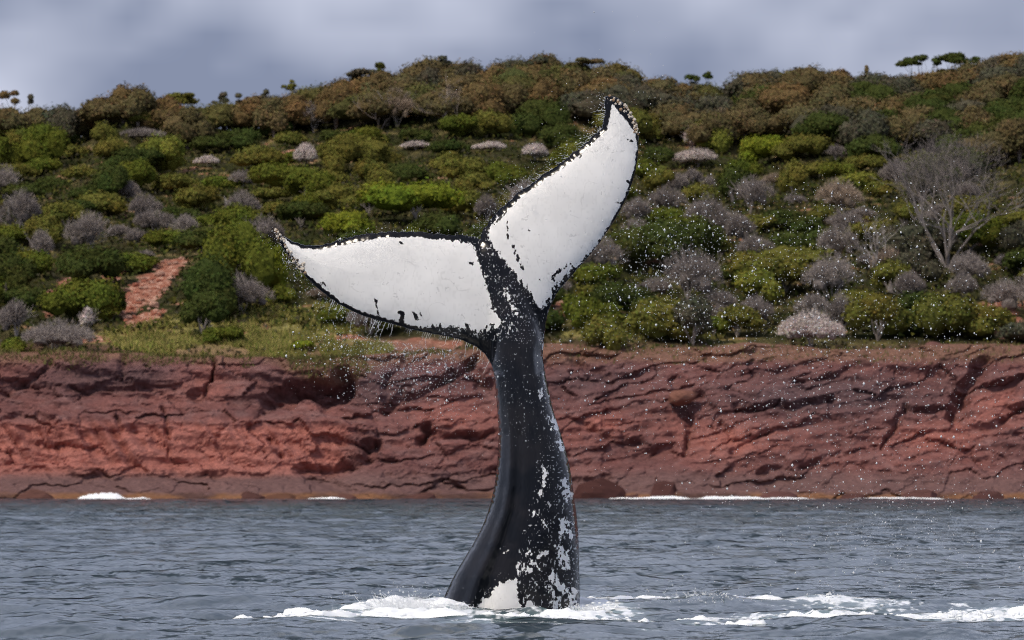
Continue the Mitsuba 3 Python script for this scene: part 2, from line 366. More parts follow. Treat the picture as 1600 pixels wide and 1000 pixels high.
def soil_colour(p, n, uv):
    a = fbm(p.x * 0.35, p.y * 0.3, 0.0, 4)
    f = fbm(p.x * 3.0, p.y * 2.0, p.z * 3.0, 3)
    c = mix(mi.Color3f(0.035, 0.038, 0.016), mi.Color3f(0.065, 0.055, 0.03), smoothstep(0.3, 0.7, a))
    m, g = mi.Float(0), mi.Float(0)
    for x, y, rx, ry in SOILW:
        m = dr.maximum(m, 1.3 - dr.sqrt(dr.square((p.x - x) / rx) + dr.square((p.y - y) / ry)))
    for x, y, rx, ry in GRASSW:
        g = dr.maximum(g, 1.3 - dr.sqrt(dr.square((p.x - x) / rx) + dr.square((p.y - y) / ry)))
    c = mix(c, mi.Color3f(0.23, 0.205, 0.075), smoothstep(0.0, 0.4, g + (a - 0.5)))
    c = mix(c, mix(mi.Color3f(0.30, 0.125, 0.085), mi.Color3f(0.42, 0.25, 0.19), smoothstep(0.45, 0.7, f)), smoothstep(0.1, 0.35, m - 0.18 + 1.7 * (a - 0.5)))
    front = (1 - smoothstep(468.0, 474.0, p.y + 8 * (a - 0.5))) * 0.7
    c = mix(c, mi.Color3f(0.19, 0.105, 0.08), front)
    return c * (0.65 + 0.7 * f)


scene['soil_bsdf'] = {'type': 'twosided', 'bsdf': {'type': 'diffuse', 'reflectance': mikit.proc(soil_colour)}}
gx, gy = np.meshgrid(np.concatenate([np.linspace(-260, -92, 50), np.linspace(-90, 90, 220), np.linspace(92, 260, 50)]), np.concatenate([np.linspace(464.5, 530, 110), np.linspace(531, 820, 90)]))
gz = ground(gx, gy) + 0.25 * (nfbm(gx * 0.8, gy * 0.8, 0, 3, 77) - 0.5)
scene['hillside'] = mikit.ply((np.stack([gx, gy, gz], -1).reshape(-1, 3), grid_faces(*gx.shape)), 'soil_bsdf', smooth=True)
tag('hillside', 'long scrub covered hill rising behind the red cliff', kind='structure')
# ------------------------------------------------------------------ plants
def leaves(c, rad, n, size, colour, rng, up=0.35, lump=0.14, bottom=-0.35, stretch=1.5):
    """Leaf sprays over one ellipsoidal lobe: triangles facing roughly outwards, with uneven depth."""
    d = rng.normal(size=(int(n * 1.6), 3))
    d /= np.linalg.norm(d, axis=1, keepdims=True)
    d = d[d[:, 2] > bottom][:n]
    k = nfbm(d[:, 0] * 2.2 + c[0], d[:, 1] * 2.2 + c[1], d[:, 2] * 2.2 + c[2], 2, 88)
    r = (1 - lump * 0.8 + lump * 2.0 * (k - 0.35)) * rng.uniform(0.86, 1.07, len(d))
    rag = meshkit.noise(d * 3.6 + np.asarray(c) * 2.3 + 200, 5)
    open_ = (rag > 0.30) | (rng.random(len(d)) < 0.25)
    d, r, rag = d[open_], r[open_], rag[open_]
    r = r * (1 + 0.30 * (rag - 0.5)) * np.where(rng.random(len(d)) < 0.07, rng.uniform(1.08, 1.28, len(d)), 1)
    p = c + d * rad * r[:, None]
    nrm = d / np.asarray(rad) * np.min(rad) + np.array([0, 0, up]) + rng.normal(size=d.shape) * 0.42
    nrm /= np.linalg.norm(nrm, axis=1, keepdims=True)
    a = np.cross(nrm, rng.normal(size=d.shape)); a /= np.linalg.norm(a, axis=1, keepdims=True) + 1e-9
    b = np.cross(nrm, a)
    s = size * rng.uniform(0.6, 1.35, (len(d), 1))
    v = np.stack([p + a * s * stretch * 0.6, p - a * s * stretch * 0.4 + b * s * 0.5, p - a * s * stretch * 0.4 - b * s * 0.5], 1).reshape(-1, 3)
    col = np.asarray(colour) * rng.uniform(0.82, 1.2, (len(d), 1)) * (1 + 0.07 * rng.normal(size=(len(d), 3)))
    return v, np.arange(len(v)).reshape(-1, 3), np.repeat(np.clip(col, 0.004, 0.9), 3, 0)


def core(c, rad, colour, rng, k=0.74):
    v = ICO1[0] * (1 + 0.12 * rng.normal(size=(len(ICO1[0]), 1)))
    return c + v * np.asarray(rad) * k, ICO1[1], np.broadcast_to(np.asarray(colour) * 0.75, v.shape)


def crown(w, h, d, rng, colour, lobes=7, size=0.2, dens=1.0, flat=0.5, low=0.12):
    """A wind-pruned dome of several leafy lobes, standing on z = 0."""
    out = []
    spots = [(0, 0, 0.55)] + [(rng.uniform(-0.62, 0.62), rng.uniform(-0.62, 0.62), rng.uniform(0.22, 0.62)) for _ in range(lobes - 1)]
    for i, (x, y, z) in enumerate(spots):
        m = math.hypot(x, y)
        z = min(z, 0.72 - 0.45 * m * m)
        r = rng.uniform(0.36, 0.58) if i else 0.68
        rad = np.array([w / 2 * r, d / 2 * r, h * max(0.2, min(0.42, (1 - flat) * r * 1.6))])
        c = np.array([x * w / 2, y * d / 2, z * h + low * h])
        col = np.asarray(colour) * rng.uniform(0.9, 1.12) * np.array([1 + 0.06 * rng.normal(), 1, 1])
        area = 4 * np.pi * ((rad[0] * rad[1] + 2 * rad.mean() * rad[2]) / 3)
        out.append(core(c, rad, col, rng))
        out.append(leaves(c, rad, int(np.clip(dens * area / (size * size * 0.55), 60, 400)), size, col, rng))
    return join(out)


def twigs(c, rad, n, length, wid, colour, rng, root=None):
    """A haze of fine bare twigs, each a thin three-cornered spike pointing away from the root."""
    d = rng.normal(size=(n, 3)); d /= np.linalg.norm(d, axis=1, keepdims=True)
    d[:, 2] = np.abs(d[:, 2]) * 1.0 - 0.25 * (rng.random(n) < 0.4)
    r = rng.uniform(0.55, 1.0, n) ** 0.6
    p = c + d * np.asarray(rad) * r[:, None]
    g = d + np.array([0, 0, 0.45]) + 0.45 * rng.normal(size=d.shape); g /= np.linalg.norm(g, axis=1, keepdims=True)
    s = np.cross(g, rng.normal(size=d.shape)); s /= np.linalg.norm(s, axis=1, keepdims=True) + 1e-9
    L = length * rng.uniform(0.5, 1.3, (n, 1))
    v = np.stack([p - g * L * 0.5 + s * wid, p - g * L * 0.5 - s * wid, p + g * L * 0.5], 1).reshape(-1, 3)
    col = np.asarray(colour) * rng.uniform(0.7, 1.3, (n, 1))
    return v, np.arange(3 * n).reshape(-1, 3), np.repeat(np.clip(col, 0.01, 0.9), 3, 0)


def branching(base, h, spread, rng, colour, stems=4, levels=4, r0=0.09, sides=4, lean=(0, 0)):
    out = []
    def grow(p, d, L, r, lev):
        n = 3
        pts = [p]
        for _ in range(n):
            d = d + 0.16 * rng.normal(size=3) + np.array([0, 0, 0.05]); d = d / np.linalg.norm(d)
            pts.append(pts[-1] + d * L / n)
        v, f = tube(pts, np.linspace(r, r * 0.62, n + 1), sides if lev < 2 else 3)
        out.append((v, f, np.asarray(colour) * rng.uniform(0.85, 1.15)))
        if lev < levels:
            for _ in range(2 if rng.random() < 0.55 else 3):
                nd = d + spread * rng.normal(size=3) * 0.75; nd[2] = abs(nd[2]) * 0.8 + 0.1
                grow(pts[-1 if rng.random() < 0.7 else -2], nd / np.linalg.norm(nd), L * rng.uniform(0.6, 0.85), r * 0.6, lev + 1)
    for i in range(stems):
        a = 2 * np.pi * (i + rng.uniform(-.3, .3)) / stems
        d = np.array([math.cos(a) * spread * 0.8 + lean[0], math.sin(a) * spread * 0.8 + lean[1], 1.0])
        grow(np.asarray(base, float), d / np.linalg.norm(d), h * 0.36, r0, 0)
    return join(out)


def put(k, mesh, at_, bsdf='leaf_bsdf', smooth=False):
    v, f, c = mesh
    scene[k] = mikit.ply((v + np.asarray(at_), f), bsdf, smooth=smooth, color=np.ascontiguousarray(c))


COL = {  # real leaf and wood colours
    'lime': (0.180, 0.212, 0.026), 'green': (0.108, 0.124, 0.022), 'deep': (0.058, 0.074, 0.021), 'olive': (0.138, 0.134, 0.032), 'yellow': (0.172, 0.182, 0.036),
    'moss': (0.108, 0.104, 0.038), 'rust': (0.158, 0.110, 0.050), 'brown': (0.128, 0.104, 0.050), 'dusk': (0.090, 0.086, 0.058), 'grey': (0.30, 0.262, 0.245), 'pale': (0.56, 0.485, 0.455), 'lilac': (0.245, 0.212, 0.200), 'tan': (0.34, 0.265, 0.205)}
WORD = {'moss': 'mossy olive', 'lime': 'bright lime green', 'green': 'mid green', 'deep': 'dark green', 'olive': 'olive green', 'yellow': 'yellowish green', 'rust': 'rusty brown', 'brown': 'brownish green', 'dusk': 'dusky grey green',
        'grey': 'grey', 'pale': 'pale pinkish grey', 'lilac': 'dull lilac grey', 'tan': 'tan'}
WOOD = (0.26, 0.215, 0.19)
NOTES = []                                            # (key, px, py, kind, group): for telling the plants apart in words


def note(k, px, py, kind, group):
    NOTES.append((k, px, py, kind, group))


taken = []                                            # (px, py, half width) of what is already planted


def shrub(px, py, wpx, hpx, kind, label=None, group=None, rng=None, flat=0.5):
    p = hit(px, py)
    m = p[1] / F
    w, h = wpx * m, hpx * m
    rng = rng or np.random.default_rng(int(px * 31 + py * 7))
    k = fresh('shrub')
    mesh = crown(w, h, w * rng.uniform(0.75, 1.0), rng, COL[kind], lobes=int(np.clip(5 + w * 0.7, 5, 12)), size=0.13 + 0.010 * w, flat=flat)
    if py > 300 and rng.random() < 0.45 and hpx > 26:      # a shrub that shows its stems under the leaves
        put(k + '__foliage', mesh, p + [0, 0, 0.10 * h])
        put(k + '__stems', branching((0, 0, -0.1), h * 0.85, 0.55 * w / (h + w), rng, np.array([0.33, 0.29, 0.27]) * rng.uniform(0.6, 1.1), stems=5, levels=1, r0=0.05 + 0.008 * h), p + [0, -0.16 * w, 0], 'wood_bsdf')
    else:
        put(k, mesh, p - [0, 0, 0.12 * h])
    tag(k, label or f'{WORD[kind]} rounded shrub', 'shrub', group)
    taken.append((px, py - hpx * 0.5, wpx * 0.5)); note(k, px, py - hpx * 0.5, kind, group)


def dead_shrub(px, py, wpx, hpx, kind, label=None, group=None, rng=None, dens=1.0, stemcol=(0.36, 0.32, 0.305)):
    p = hit(px, py)
    m = p[1] / F
    w, h = wpx * m, hpx * m
    rng = rng or np.random.default_rng(int(px * 17 + py * 5))
    k = fresh('dead_shrub')
    tag(k, label or f'{WORD[kind]} leafless shrub', 'dead shrub', group)
    put(k + '__branches', branching((0, 0, 0), h * 0.95, 0.75 * w / (h + w), rng, stemcol, stems=6, levels=3, r0=0.035 + 0.006 * h), p, 'wood_bsdf')
    tw = []
    for i in range(6):
        x, y, r = (0, 0, 0.62) if i == 0 else (rng.uniform(-.55, .55), rng.uniform(-.5, .5), rng.uniform(0.35, 0.5))
        c = np.array([x * w / 2, y * w / 2, h * (0.50 - 0.3 * math.hypot(x, y) ** 2)])
        rad = np.array([w / 2 * r, w / 2 * r, h * r * 0.72])
        col = np.asarray(COL[kind]) * rng.uniform(0.85, 1.15)
        tw.append(twigs(c, rad, int(dens * np.clip(95 * w * h * r, 150, 750)), 0.46, 0.027, col, rng))
        if kind == 'pale':
            tw.append(leaves(c, rad * 0.95, int(np.clip(130 * w * h * r, 120, 500)), 0.12, col, rng))
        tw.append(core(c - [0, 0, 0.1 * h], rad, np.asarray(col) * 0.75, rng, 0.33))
    put(k + '__twigs', join(tw), p)
    taken.append((px, py - hpx * 0.5, wpx * 0.5)); note(k, px, py - hpx * 0.5, kind, group)


def gum_tree(px, py, wpx, hpx, kind, label=None, group=None, rng=None, umbrella=False, trunks=1, name='tree', depth=None, lobes=6, bare=0.5):
    """px, py: the foot; wpx, hpx: the crown's width and the whole height, in photograph pixels."""
    p = hit(px, py) if depth is None else np.array([*at(px, py, depth)[:2], float(ground(at(px, py, depth)[0], depth))])
    m = p[1] / F
    w = wpx * m
    h = (at(px, py - hpx, p[1])[2] - p[2])
    rng = rng or np.random.default_rng(int(px * 13 + py * 3 + 1))
    k = fresh(name)
    tag(k, label or f'{WORD[kind]} tree', 'tree', group)
    tr, cr = [], []
    col = np.asarray(COL[kind])
    for i in range(lobes):
        a = 2 * np.pi * (i + rng.uniform(-.3, .3)) / lobes
        rr = rng.uniform(0.25, 0.62) if i else 0.05
        if umbrella:
            c = np.array([math.cos(a) * rr * w * 0.62, math.sin(a) * rr * w * 0.62, h * (0.90 - 0.16 * rr + rng.uniform(-.13, .05))])
            rad = np.array([w * 0.20, w * 0.20, max(0.28, h * 0.07)]) * rng.uniform(0.55, 1.35)
        else:
            c = np.array([math.cos(a) * rr * w / 2, math.sin(a) * rr * w / 2, h * (bare + (0.86 - bare) * (1 - rr) * rng.uniform(0.7, 1.1) + 0.02)])
            rad = np.array([w * 0.27, w * 0.27, h * (1 - bare) * 0.34]) * rng.uniform(0.75, 1.15)
        if c[2] + rad[2] > h:
            c[2] = h - rad[2]
        cc = col * rng.uniform(0.88, 1.14) * np.array([1 + .06 * rng.normal(), 1, 1])
        area = 4 * np.pi * ((rad[0] * rad[1] + 2 * rad.mean() * rad[2]) / 3)
        size = 0.24
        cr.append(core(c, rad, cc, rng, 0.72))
        cr.append(leaves(c, rad, int(np.clip(area / (size * size * 0.5), 50, 300)), size, cc, rng, bottom=-0.6, lump=0.2))
        foot = np.array([rng.uniform(-.3, .3) * (trunks > 1), rng.uniform(-.3, .3), -0.3])
        fork = foot * 0.5 + np.array([c[0] * 0.25, c[1] * 0.25, h * 0.35])
        mid = (fork + c) / 2 + rng.normal(size=3) * 0.25
        v, f = tube([foot, fork * [0.6, 0.6, 0.5] + foot * 0.4, fork, mid, c], np.array([1.25, 1.0, 0.8, 0.55, 0.25]) * (0.085 if i % 2 else 0.12) * (h / 7) * (0.6 if umbrella else 1), 5)
        tr.append((v, f, np.asarray(WOOD) * rng.uniform(0.7, 1.1) * (0.45 if umbrella else 1)))
    put(k + '__trunk', join(tr), p, 'wood_bsdf')
    put(k + '__crown', join(cr), p)
    taken.append((px, py - hpx * 0.6, wpx * 0.5)); note(k, px, py - hpx * 0.6, kind, group)


# --- the plants that stand out, each by its own look
NOTABLE = [
    (650, 348, 165, 56, 'lime', 'wide bright lime green dome shrub just above the left fluke'),
    (545, 372, 90, 48, 'lime', 'lime green sloping shrub left of the widest lime dome'),
    (480, 340, 60, 40, 'green', 'mid green shrub above the tip of the left fluke'),
    (372, 472, 120, 118, 'green', 'large green shrub with streaked sides above the grassy bank'),
    (408, 455, 80, 85, 'lime', 'tall lime tinged shrub directly below the left fluke tip'),
    (320, 500, 110, 110, 'deep', 'big dark green shrub right of the bare stony scree'),
    (130, 505, 130, 75, 'green', 'spreading green shrub left of the bare stony scree'),
    (175, 500, 70, 48, 'deep', 'small dark green shrub touching the left edge of the scree'),
    (350, 535, 66, 24, 'green', 'low green bush on the yellow grass bank'),
    (440, 478, 50, 32, 'green', 'small green bush at the upper edge of the yellow grass bank'),
    (520, 512, 70, 34, 'green', 'green bush under the middle of the left fluke'),
    (475, 548, 34, 14, 'lime', 'tiny bright green bush at the cliff edge below the left fluke'),
    (25, 555, 50, 28, 'green', 'low green shrub at the cliff edge on the far left'),
    (1198, 256, 92, 46, 'lime', 'bright green domed shrub right of the pale pink shrub, below the forest'),
    (1115, 238, 70, 62, 'yellow', 'yellow green bushy shrub standing behind the pale pink shrub'),
    (1018, 222, 50, 46, 'olive', 'olive shrub beside the tip half of the right fluke'),
    (1186, 478, 78, 50, 'yellow', 'yellow olive shrub between two grey bare shrubs low on the slope'),
    (1035, 530, 125, 72, 'olive', 'broad olive shrub above the cliff right of the whale stem'),
    (1370, 532, 105, 64, 'olive', 'olive shrub with shaded skirt beside the pale grey dome at the cliff top'),
    (1487, 532, 125, 80, 'olive', 'wide olive shrub at the cliff top left of the pale bank'),
    (1115, 528, 46, 28, 'green', 'small green bush at the cliff top among bare soil'),
    (1145, 563, 34, 12, 'lime', 'tiny green tuft bush on the bare red ledge right of the whale'),
    (905, 520, 60, 60, 'green', 'green shrub right beside the whale stem below the right fluke'),
    (1340, 300, 80, 34, 'yellow', 'yellow green shrub beside the tan pinkish shrub on the right slope'),
    (1440, 330, 60, 60, 'dusk', 'dusky shrub behind the big bare tree'),
]
NOTABLE_DEAD = [
    (1090, 264, 92, 34, 'pale', 'widest pale pinkish grey shrub right of the right fluke'),
    (1080, 236, 36, 40, 'pale', 'narrow pale shrub standing up behind the widest pale pinkish one'),
    (478, 262, 48, 42, 'pale', 'round pale grey shrub alone in the green left of the whale'),
    (325, 262, 50, 20, 'pale', 'low pale grey shrub in green scrub on the upper left slope'),
    (222, 222, 84, 24, 'grey', 'flat grey bare shrub below the hilltop wood on the left'),
    (650, 236, 60, 16, 'pale', 'flat pale bare shrub above the lime green dome'),
    (770, 238, 70, 18, 'pale', 'long pale bare shrub left of the right fluke edge'),
    (835, 252, 66, 30, 'pale', 'pinkish pale shrub touching the right fluke trailing edge'),
    (845, 215, 34, 34, 'grey', 'grey upright bare shrub close to the right fluke, near its tip'),
    (140, 400, 92, 78, 'grey', 'big round grey shrub with branches showing, left of the scree'),
    (35, 370, 80, 82, 'lilac', 'grey bare shrub with pale trunks at the left picture edge'),
    (62, 412, 50, 60, 'grey', 'grey shrub between the pale trunked one and the big round one'),
    (290, 378, 52, 48, 'grey', 'grey round shrub above the scree'),
    (225, 352, 70, 56, 'lilac', 'lilac grey bare shrub above the big round grey one'),
    (378, 350, 80, 58, 'lilac', 'dark bare shrub with two white trunks near the left fluke tip'),
    (200, 318, 60, 40, 'lilac', 'bare shrub with fanned white stems on the left slope'),
    (1300, 474, 125, 86, 'grey', 'big grey domed bare shrub on the right slope'),
    (1268, 545, 120, 66, 'pale', 'pale grey domed shrub at the cliff top below the big grey one'),
    (1075, 482, 135, 108, 'lilac', 'large lilac grey branchy shrub right of the right fluke root'),
    (1512, 448, 84, 60, 'grey', 'rounded grey brown shrub right of the big bare tree foot'),
    (1178, 512, 66, 54, 'lilac', 'pinkish lilac bare shrub low on the right slope'),
    (1310, 338, 100, 66, 'tan', 'tan pinkish bare shrub in the middle of the right slope'),
    (1210, 292, 44, 22, 'tan', 'small tan shrub below the bright green dome on the right'),
    (1108, 306, 26, 34, 'grey', 'small grey feathery shrub in the olive scrub right of the fluke'),
    (1390, 440, 70, 60, 'tan', 'tan grey bare shrub between the white bare tree and the olive ones'),
    (940, 440, 90, 80, 'lilac', 'lilac grey shrub against the lower right fluke edge'),
    (137, 520, 32, 42, 'pale', 'small upright pale grey shrub left of the grassy bank'),
    (25, 528, 60, 66, 'lilac', 'dull bare shrub at the left edge above the cliff'),
    (92, 556, 150, 62, 'grey', 'sprawling grey dead shrub with white limbs at the left cliff edge'),
    (490, 208, 90, 56, 'grey', 'brownish grey bare shrub below the wood, left of the white trunked trees'),
    (620, 200, 80, 70, 'tan', 'tan bare shrub with slim trunks under the hilltop wood'),
    (1400, 300, 70, 56, 'lilac', 'lilac bare shrub left of the big bare tree'),
    (700, 200, 70, 66, 'tan', 'tan brown bare shrub right of the slim trunked one under the wood'),
    (500, 470, 60, 22, 'tan', 'dry tan shrub behind the grassy bank, under the left fluke'),
]
for a in NOTABLE:
    shrub(*a)
for a in NOTABLE_DEAD:
    dead_shrub(*a)


def bare_tree(px, py, wpx, hpx, label, col, stems, levels=5, r0=0.13, seed=0, haze=0):
    p = hit(px, py)
    m = p[1] / F
    rng = np.random.default_rng(seed)
    k = fresh('bare_tree')
    tag(k, label, 'tree')
    h = hpx * m
    put(k + '__limbs', branching((0, 0, -0.2), h, 0.62 * wpx / hpx, rng, col, stems=stems, levels=levels, r0=r0, sides=5), p, 'wood_bsdf')
    if haze:
        w = wpx * m
        put(k + '__twigs', join([twigs(np.array([rng.uniform(-.25, .25) * w, rng.uniform(-.2, .2) * w, h * rng.uniform(0.45, 0.8)]), np.array([w * .3, w * .3, h * .25]), haze, 0.7, 0.016, np.asarray(col) * 0.75, rng) for _ in range(6)]), p)


bare_tree(1480, 425, 190, 215, 'tall grey bare tree with many upright limbs on the right slope', (0.26, 0.23, 0.22), 7, 5, 0.15, 3, 800)
bare_tree(1375, 440, 90, 110, 'smaller whitish bare tree left of the tall grey one', (0.33, 0.30, 0.29), 3, 4, 0.10, 5)
bare_tree(1283, 520, 60, 60, 'white forked dead tree behind the pale grey dome at the cliff top', (0.36, 0.33, 0.32), 3, 3, 0.09, 6)
bare_tree(80, 548, 90, 62, 'white dead limbs rising from the sprawling grey shrub at the left', (0.42, 0.39, 0.37), 3, 2, 0.10, 8)
bare_tree(372, 352, 60, 62, 'white forked dead trunk in the dark shrub near the left fluke tip', (0.40, 0.36, 0.34), 2, 2, 0.10, 9)
bare_tree(20, 372, 70, 80, 'pair of thin pale dead trunks by the left picture edge', (0.36, 0.33, 0.31), 3, 2, 0.09, 10)
bare_tree(592, 205, 70, 74, 'slim white trunked tree standing bare under the hilltop wood', (0.34, 0.28, 0.25), 3, 4, 0.09, 11)
bare_tree(700, 205, 70, 80, 'second slim white trunked tree under the hilltop wood, nearer the whale', (0.34, 0.28, 0.24), 3, 4, 0.09, 12)

# --- trees that stand against the sky
LONE = [
    (20, 172, 28, 40, 'rust', 'small rusty tree on bare stems, leftmost on the skyline', True, 4),
    (48, 172, 16, 30, 'dusk', 'thin sparse tree second from the left on the skyline', True, 3),
    (290, 176, 44, 38, 'olive', 'flat topped umbrella tree alone on the left skyline', True, 6),
    (348, 172, 26, 32, 'dusk', 'small dark tree on the skyline right of the flat topped one', True, 4),
    (372, 168, 20, 26, 'dusk', 'tiny dark tree on the skyline, second right of the flat topped one', True, 3),
    (415, 158, 16, 20, 'dusk', 'tiny flat tree on the skyline left of the hilltop wood', True, 3),
    (455, 150, 24, 26, 'olive', 'small olive tree at the left end of the hilltop wood', True, 4),
    (575, 135, 50, 34, 'dusk', 'dark spreading tree in a gap of the hilltop wood', True, 6),
    (593, 128, 24, 32, 'deep', 'dark rounded tree top rising above the spreading dark one', True, 4),
    (690, 112, 36, 26, 'dusk', 'dark low tree on the hilltop left of the summit', True, 5),
    (845, 108, 40, 26, 'dusk', 'dark umbrella tree on the hilltop above the right fluke', True, 5),
    (915, 108, 50, 24, 'brown', 'brown umbrella tree at the right end of the hilltop', True, 6),
    (1045, 146, 36, 30, 'dusk', 'bluish dark tree on the saddle right of the whale', True, 5),
    (1085, 144, 26, 30, 'deep', 'dark narrow tree in the middle of the saddle', True, 4),
    (1106, 144, 20, 34, 'deep', 'thin dark tree on the right side of the saddle', True, 4),
    (1354, 126, 12, 24, 'brown', 'tiny pointed tree top on the right skyline', False, 3),
    (1424, 128, 30, 44, 'deep', 'dark leaning tree at the left end of the thin row on the right skyline', True, 4),
    (1440, 128, 26, 46, 'deep', 'dark umbrella tree second in the thin row on the right skyline', True, 4),
    (1464, 128, 18, 42, 'deep', 'small flat crowned tree in the middle of the thin row', True, 3),
    (1490, 128, 50, 48, 'deep', 'widest umbrella tree of the thin row on the right skyline', True, 6),
    (1486, 128, 30, 26, 'deep', 'low umbrella tree under the widest one of the thin row', True, 4),
    (1524, 124, 28, 38, 'deep', 'umbrella tree at the right end of the thin row, by the wood', True, 4),
]
for px, py, w, h, kd, lab, umb, nl in LONE:
    gum_tree(px, py + 6, w * (1.35 if umb else 1), h + 6, kd, lab, None, np.random.default_rng(int(px)), umb, 1, 'skyline_tree', depth=YR - 2, lobes=nl)

# --- the wood along the top of the hill
ZONE_X = lambda px: 'on the far left' if px < 260 else 'left of the whale' if px < 620 else 'behind the whale' if px < 1010 else 'right of the whale' if px < 1330 else 'on the far right'


def forest_foot(px):
    return np.interp(px, [0, 120, 300, 450, 560, 720, 800, 900, 1000, 1060, 1150, 1250, 1330, 1420, 1500, 1560, 1650], [205, 200, 195, 205, 205, 208, 200, 205, 215, 235, 235, 240, 245, 250, 290, 340, 370])


rng = np.random.default_rng(21)
for px0 in np.arange(-14, 1625, 34):                                   # first row, on the ridge
    px = px0 + rng.uniform(-9, 9)
    top = np.interp(px, SKY_PX[:, 0], SKY_PX[:, 1]) + rng.uniform(-6, 5)
    p = at(px, top, YR - rng.uniform(4, 14))
    g = float(ground(p[0], p[1]))
    hpx = (p[2] - g) / p[1] * F
    kd = rng.choice(['brown', 'rust', 'moss', 'dusk', 'brown'])
    foot = top + hpx
    gum_tree(px, foot, rng.uniform(66, 112), hpx, kd, f'{WORD[kd]} tree crown along the hilltop skyline, {ZONE_X(px)}', f'{WORD[kd]} hilltop trees {ZONE_X(px)}', rng, False, 1, 'tree', depth=p[1], lobes=10, bare=0.04)
for row in range(8):
    for px0 in np.arange(-20, 1625, 62):
        px = px0 + rng.uniform(-20, 20) + 20 * (row % 2)
        foot = np.interp(px, SKY_PX[:, 0], SKY_PX[:, 1]) + 58 + row * 17 + rng.uniform(-8, 8)
        if foot > forest_foot(px) + rng.uniform(-4, 6):
            continue
        right = px > 1000
        kd = rng.choice(['brown', 'rust', 'moss', 'dusk', 'brown'] if not right else ['rust', 'brown', 'dusk', 'dusk', 'brown', 'deep'])
        if row >= 3 and right:
            kd = rng.choice(['dusk', 'deep', 'brown'])
        where = 'in the hilltop wood' if row < 2 else 'at the foot of the hilltop wood'
        gum_tree(px, foot, rng.uniform(80, 132), rng.uniform(52, 76), kd, f'{WORD[kd]} tree {where}, {ZONE_X(px)}', f'{WORD[kd]} trees {where} {ZONE_X(px)}', rng, False, 1, 'tree', lobes=11, bare=0.06)

# --- the scrub that covers the rest of the slope
def free(px, py, r):
    return all(abs(px - a) > 0.55 * (r + c) or abs(py - b) > 0.45 * (r + c) for a, b, c in taken[-900:] if True)


def bare_spot(px, py):
    return any(((px - a) / rx) ** 2 + ((py - b) / ry) ** 2 < 1.25 for a, b, rx, ry in SOIL) or any(((px - a) / rx) ** 2 + ((py - b) / ry) ** 2 < 1.0 for a, b, rx, ry in GRASS)


HEIGHT = lambda py: 'high on the slope' if py < 300 else 'halfway up the slope' if py < 420 else 'low on the slope above the cliff'
rng = np.random.default_rng(33)
KEEP = [(a[0], a[1], a[2], a[3]) for a in NOTABLE + NOTABLE_DEAD if a[4] in ('pale', 'lime') or a[5].startswith('big round')]
count = 0
for py0 in np.arange(203, 552, 8):
    step = np.interp(py0, [200, 550], [62, 92])
    for px0 in np.arange(-30 + (py0 // 8 % 3) * 0.66 * step / 2, 1640, step):
        px, py = px0 + rng.uniform(-.3, .3) * step, py0 + rng.uniform(-6, 6)
        if py < forest_foot(px) + 4 or (bare_spot(px, py) and rng.random() < 0.62):
            continue
        if py > 528 and rng.random() < (0.55 if px > 560 or px < 240 else 0.9):
            continue
        w = (rng.uniform(0.75, 1.5) if rng.random() < 0.8 else rng.uniform(1.6, 2.3)) * step
        h = min(w * (rng.uniform(0.36, 0.66) if rng.random() < 0.85 else rng.uniform(0.75, 1.0)), 84)
        if not free(px, py - h / 2, w / 2 * 0.27):
            continue
        if any(abs(px - a) < 0.42 * w + 0.36 * c and py > e - 2 and py - h < e - 0.35 * g_ for a, e, c, g_ in KEEP):
            continue                                       # would hide a plant that stands out
        if any(abs(px - a) < 0.22 * w + rx * 0.6 and py > b_ - ry and py - h < b_ + ry * 0.5 for a, b_, rx, ry in SOIL[:6]) and rng.random() < 0.85:
            continue
        patch_ = float(nfbm(px / 130.0, py / 55.0, 0, 2, 99)) + rng.uniform(-0.1, 0.1)
        if px < 1000 and 200 < py < 345 and rng.random() < 0.7:
            kd = 'olive' if patch_ > 0.56 else 'green' if patch_ > 0.46 else 'deep' if patch_ < 0.38 else 'olive'
        elif px < 1000:
            kd = rng.choice(['green', 'green', 'olive', 'deep', 'olive', 'green', 'olive', 'green', 'yellow', 'grey'] if py < 335 else ['green', 'deep', 'grey', 'lilac', 'olive', 'green', 'deep'])
        else:
            kd = rng.choice(['olive', 'green', 'deep', 'olive', 'lilac'] if py < 400 else ['deep', 'dusk', 'olive', 'lilac', 'grey', 'deep'])
        z = f'{HEIGHT(py)}, {ZONE_X(px)}'
        if kd in ('grey', 'lilac'):
            dead_shrub(px, py, w * 0.8, h * 1.05, kd, f'{WORD[kd]} bare twiggy shrub {z}', f'{WORD[kd]} bare shrubs {z}', rng, 0.8)
        else:
            shrub(px, py, w, h, kd, f'{WORD[kd]} rounded shrub {z}', f'{WORD[kd]} shrubs {z}', rng, flat=0.55)
        count += 1
print('scrub', count, 'keys', len(scene))

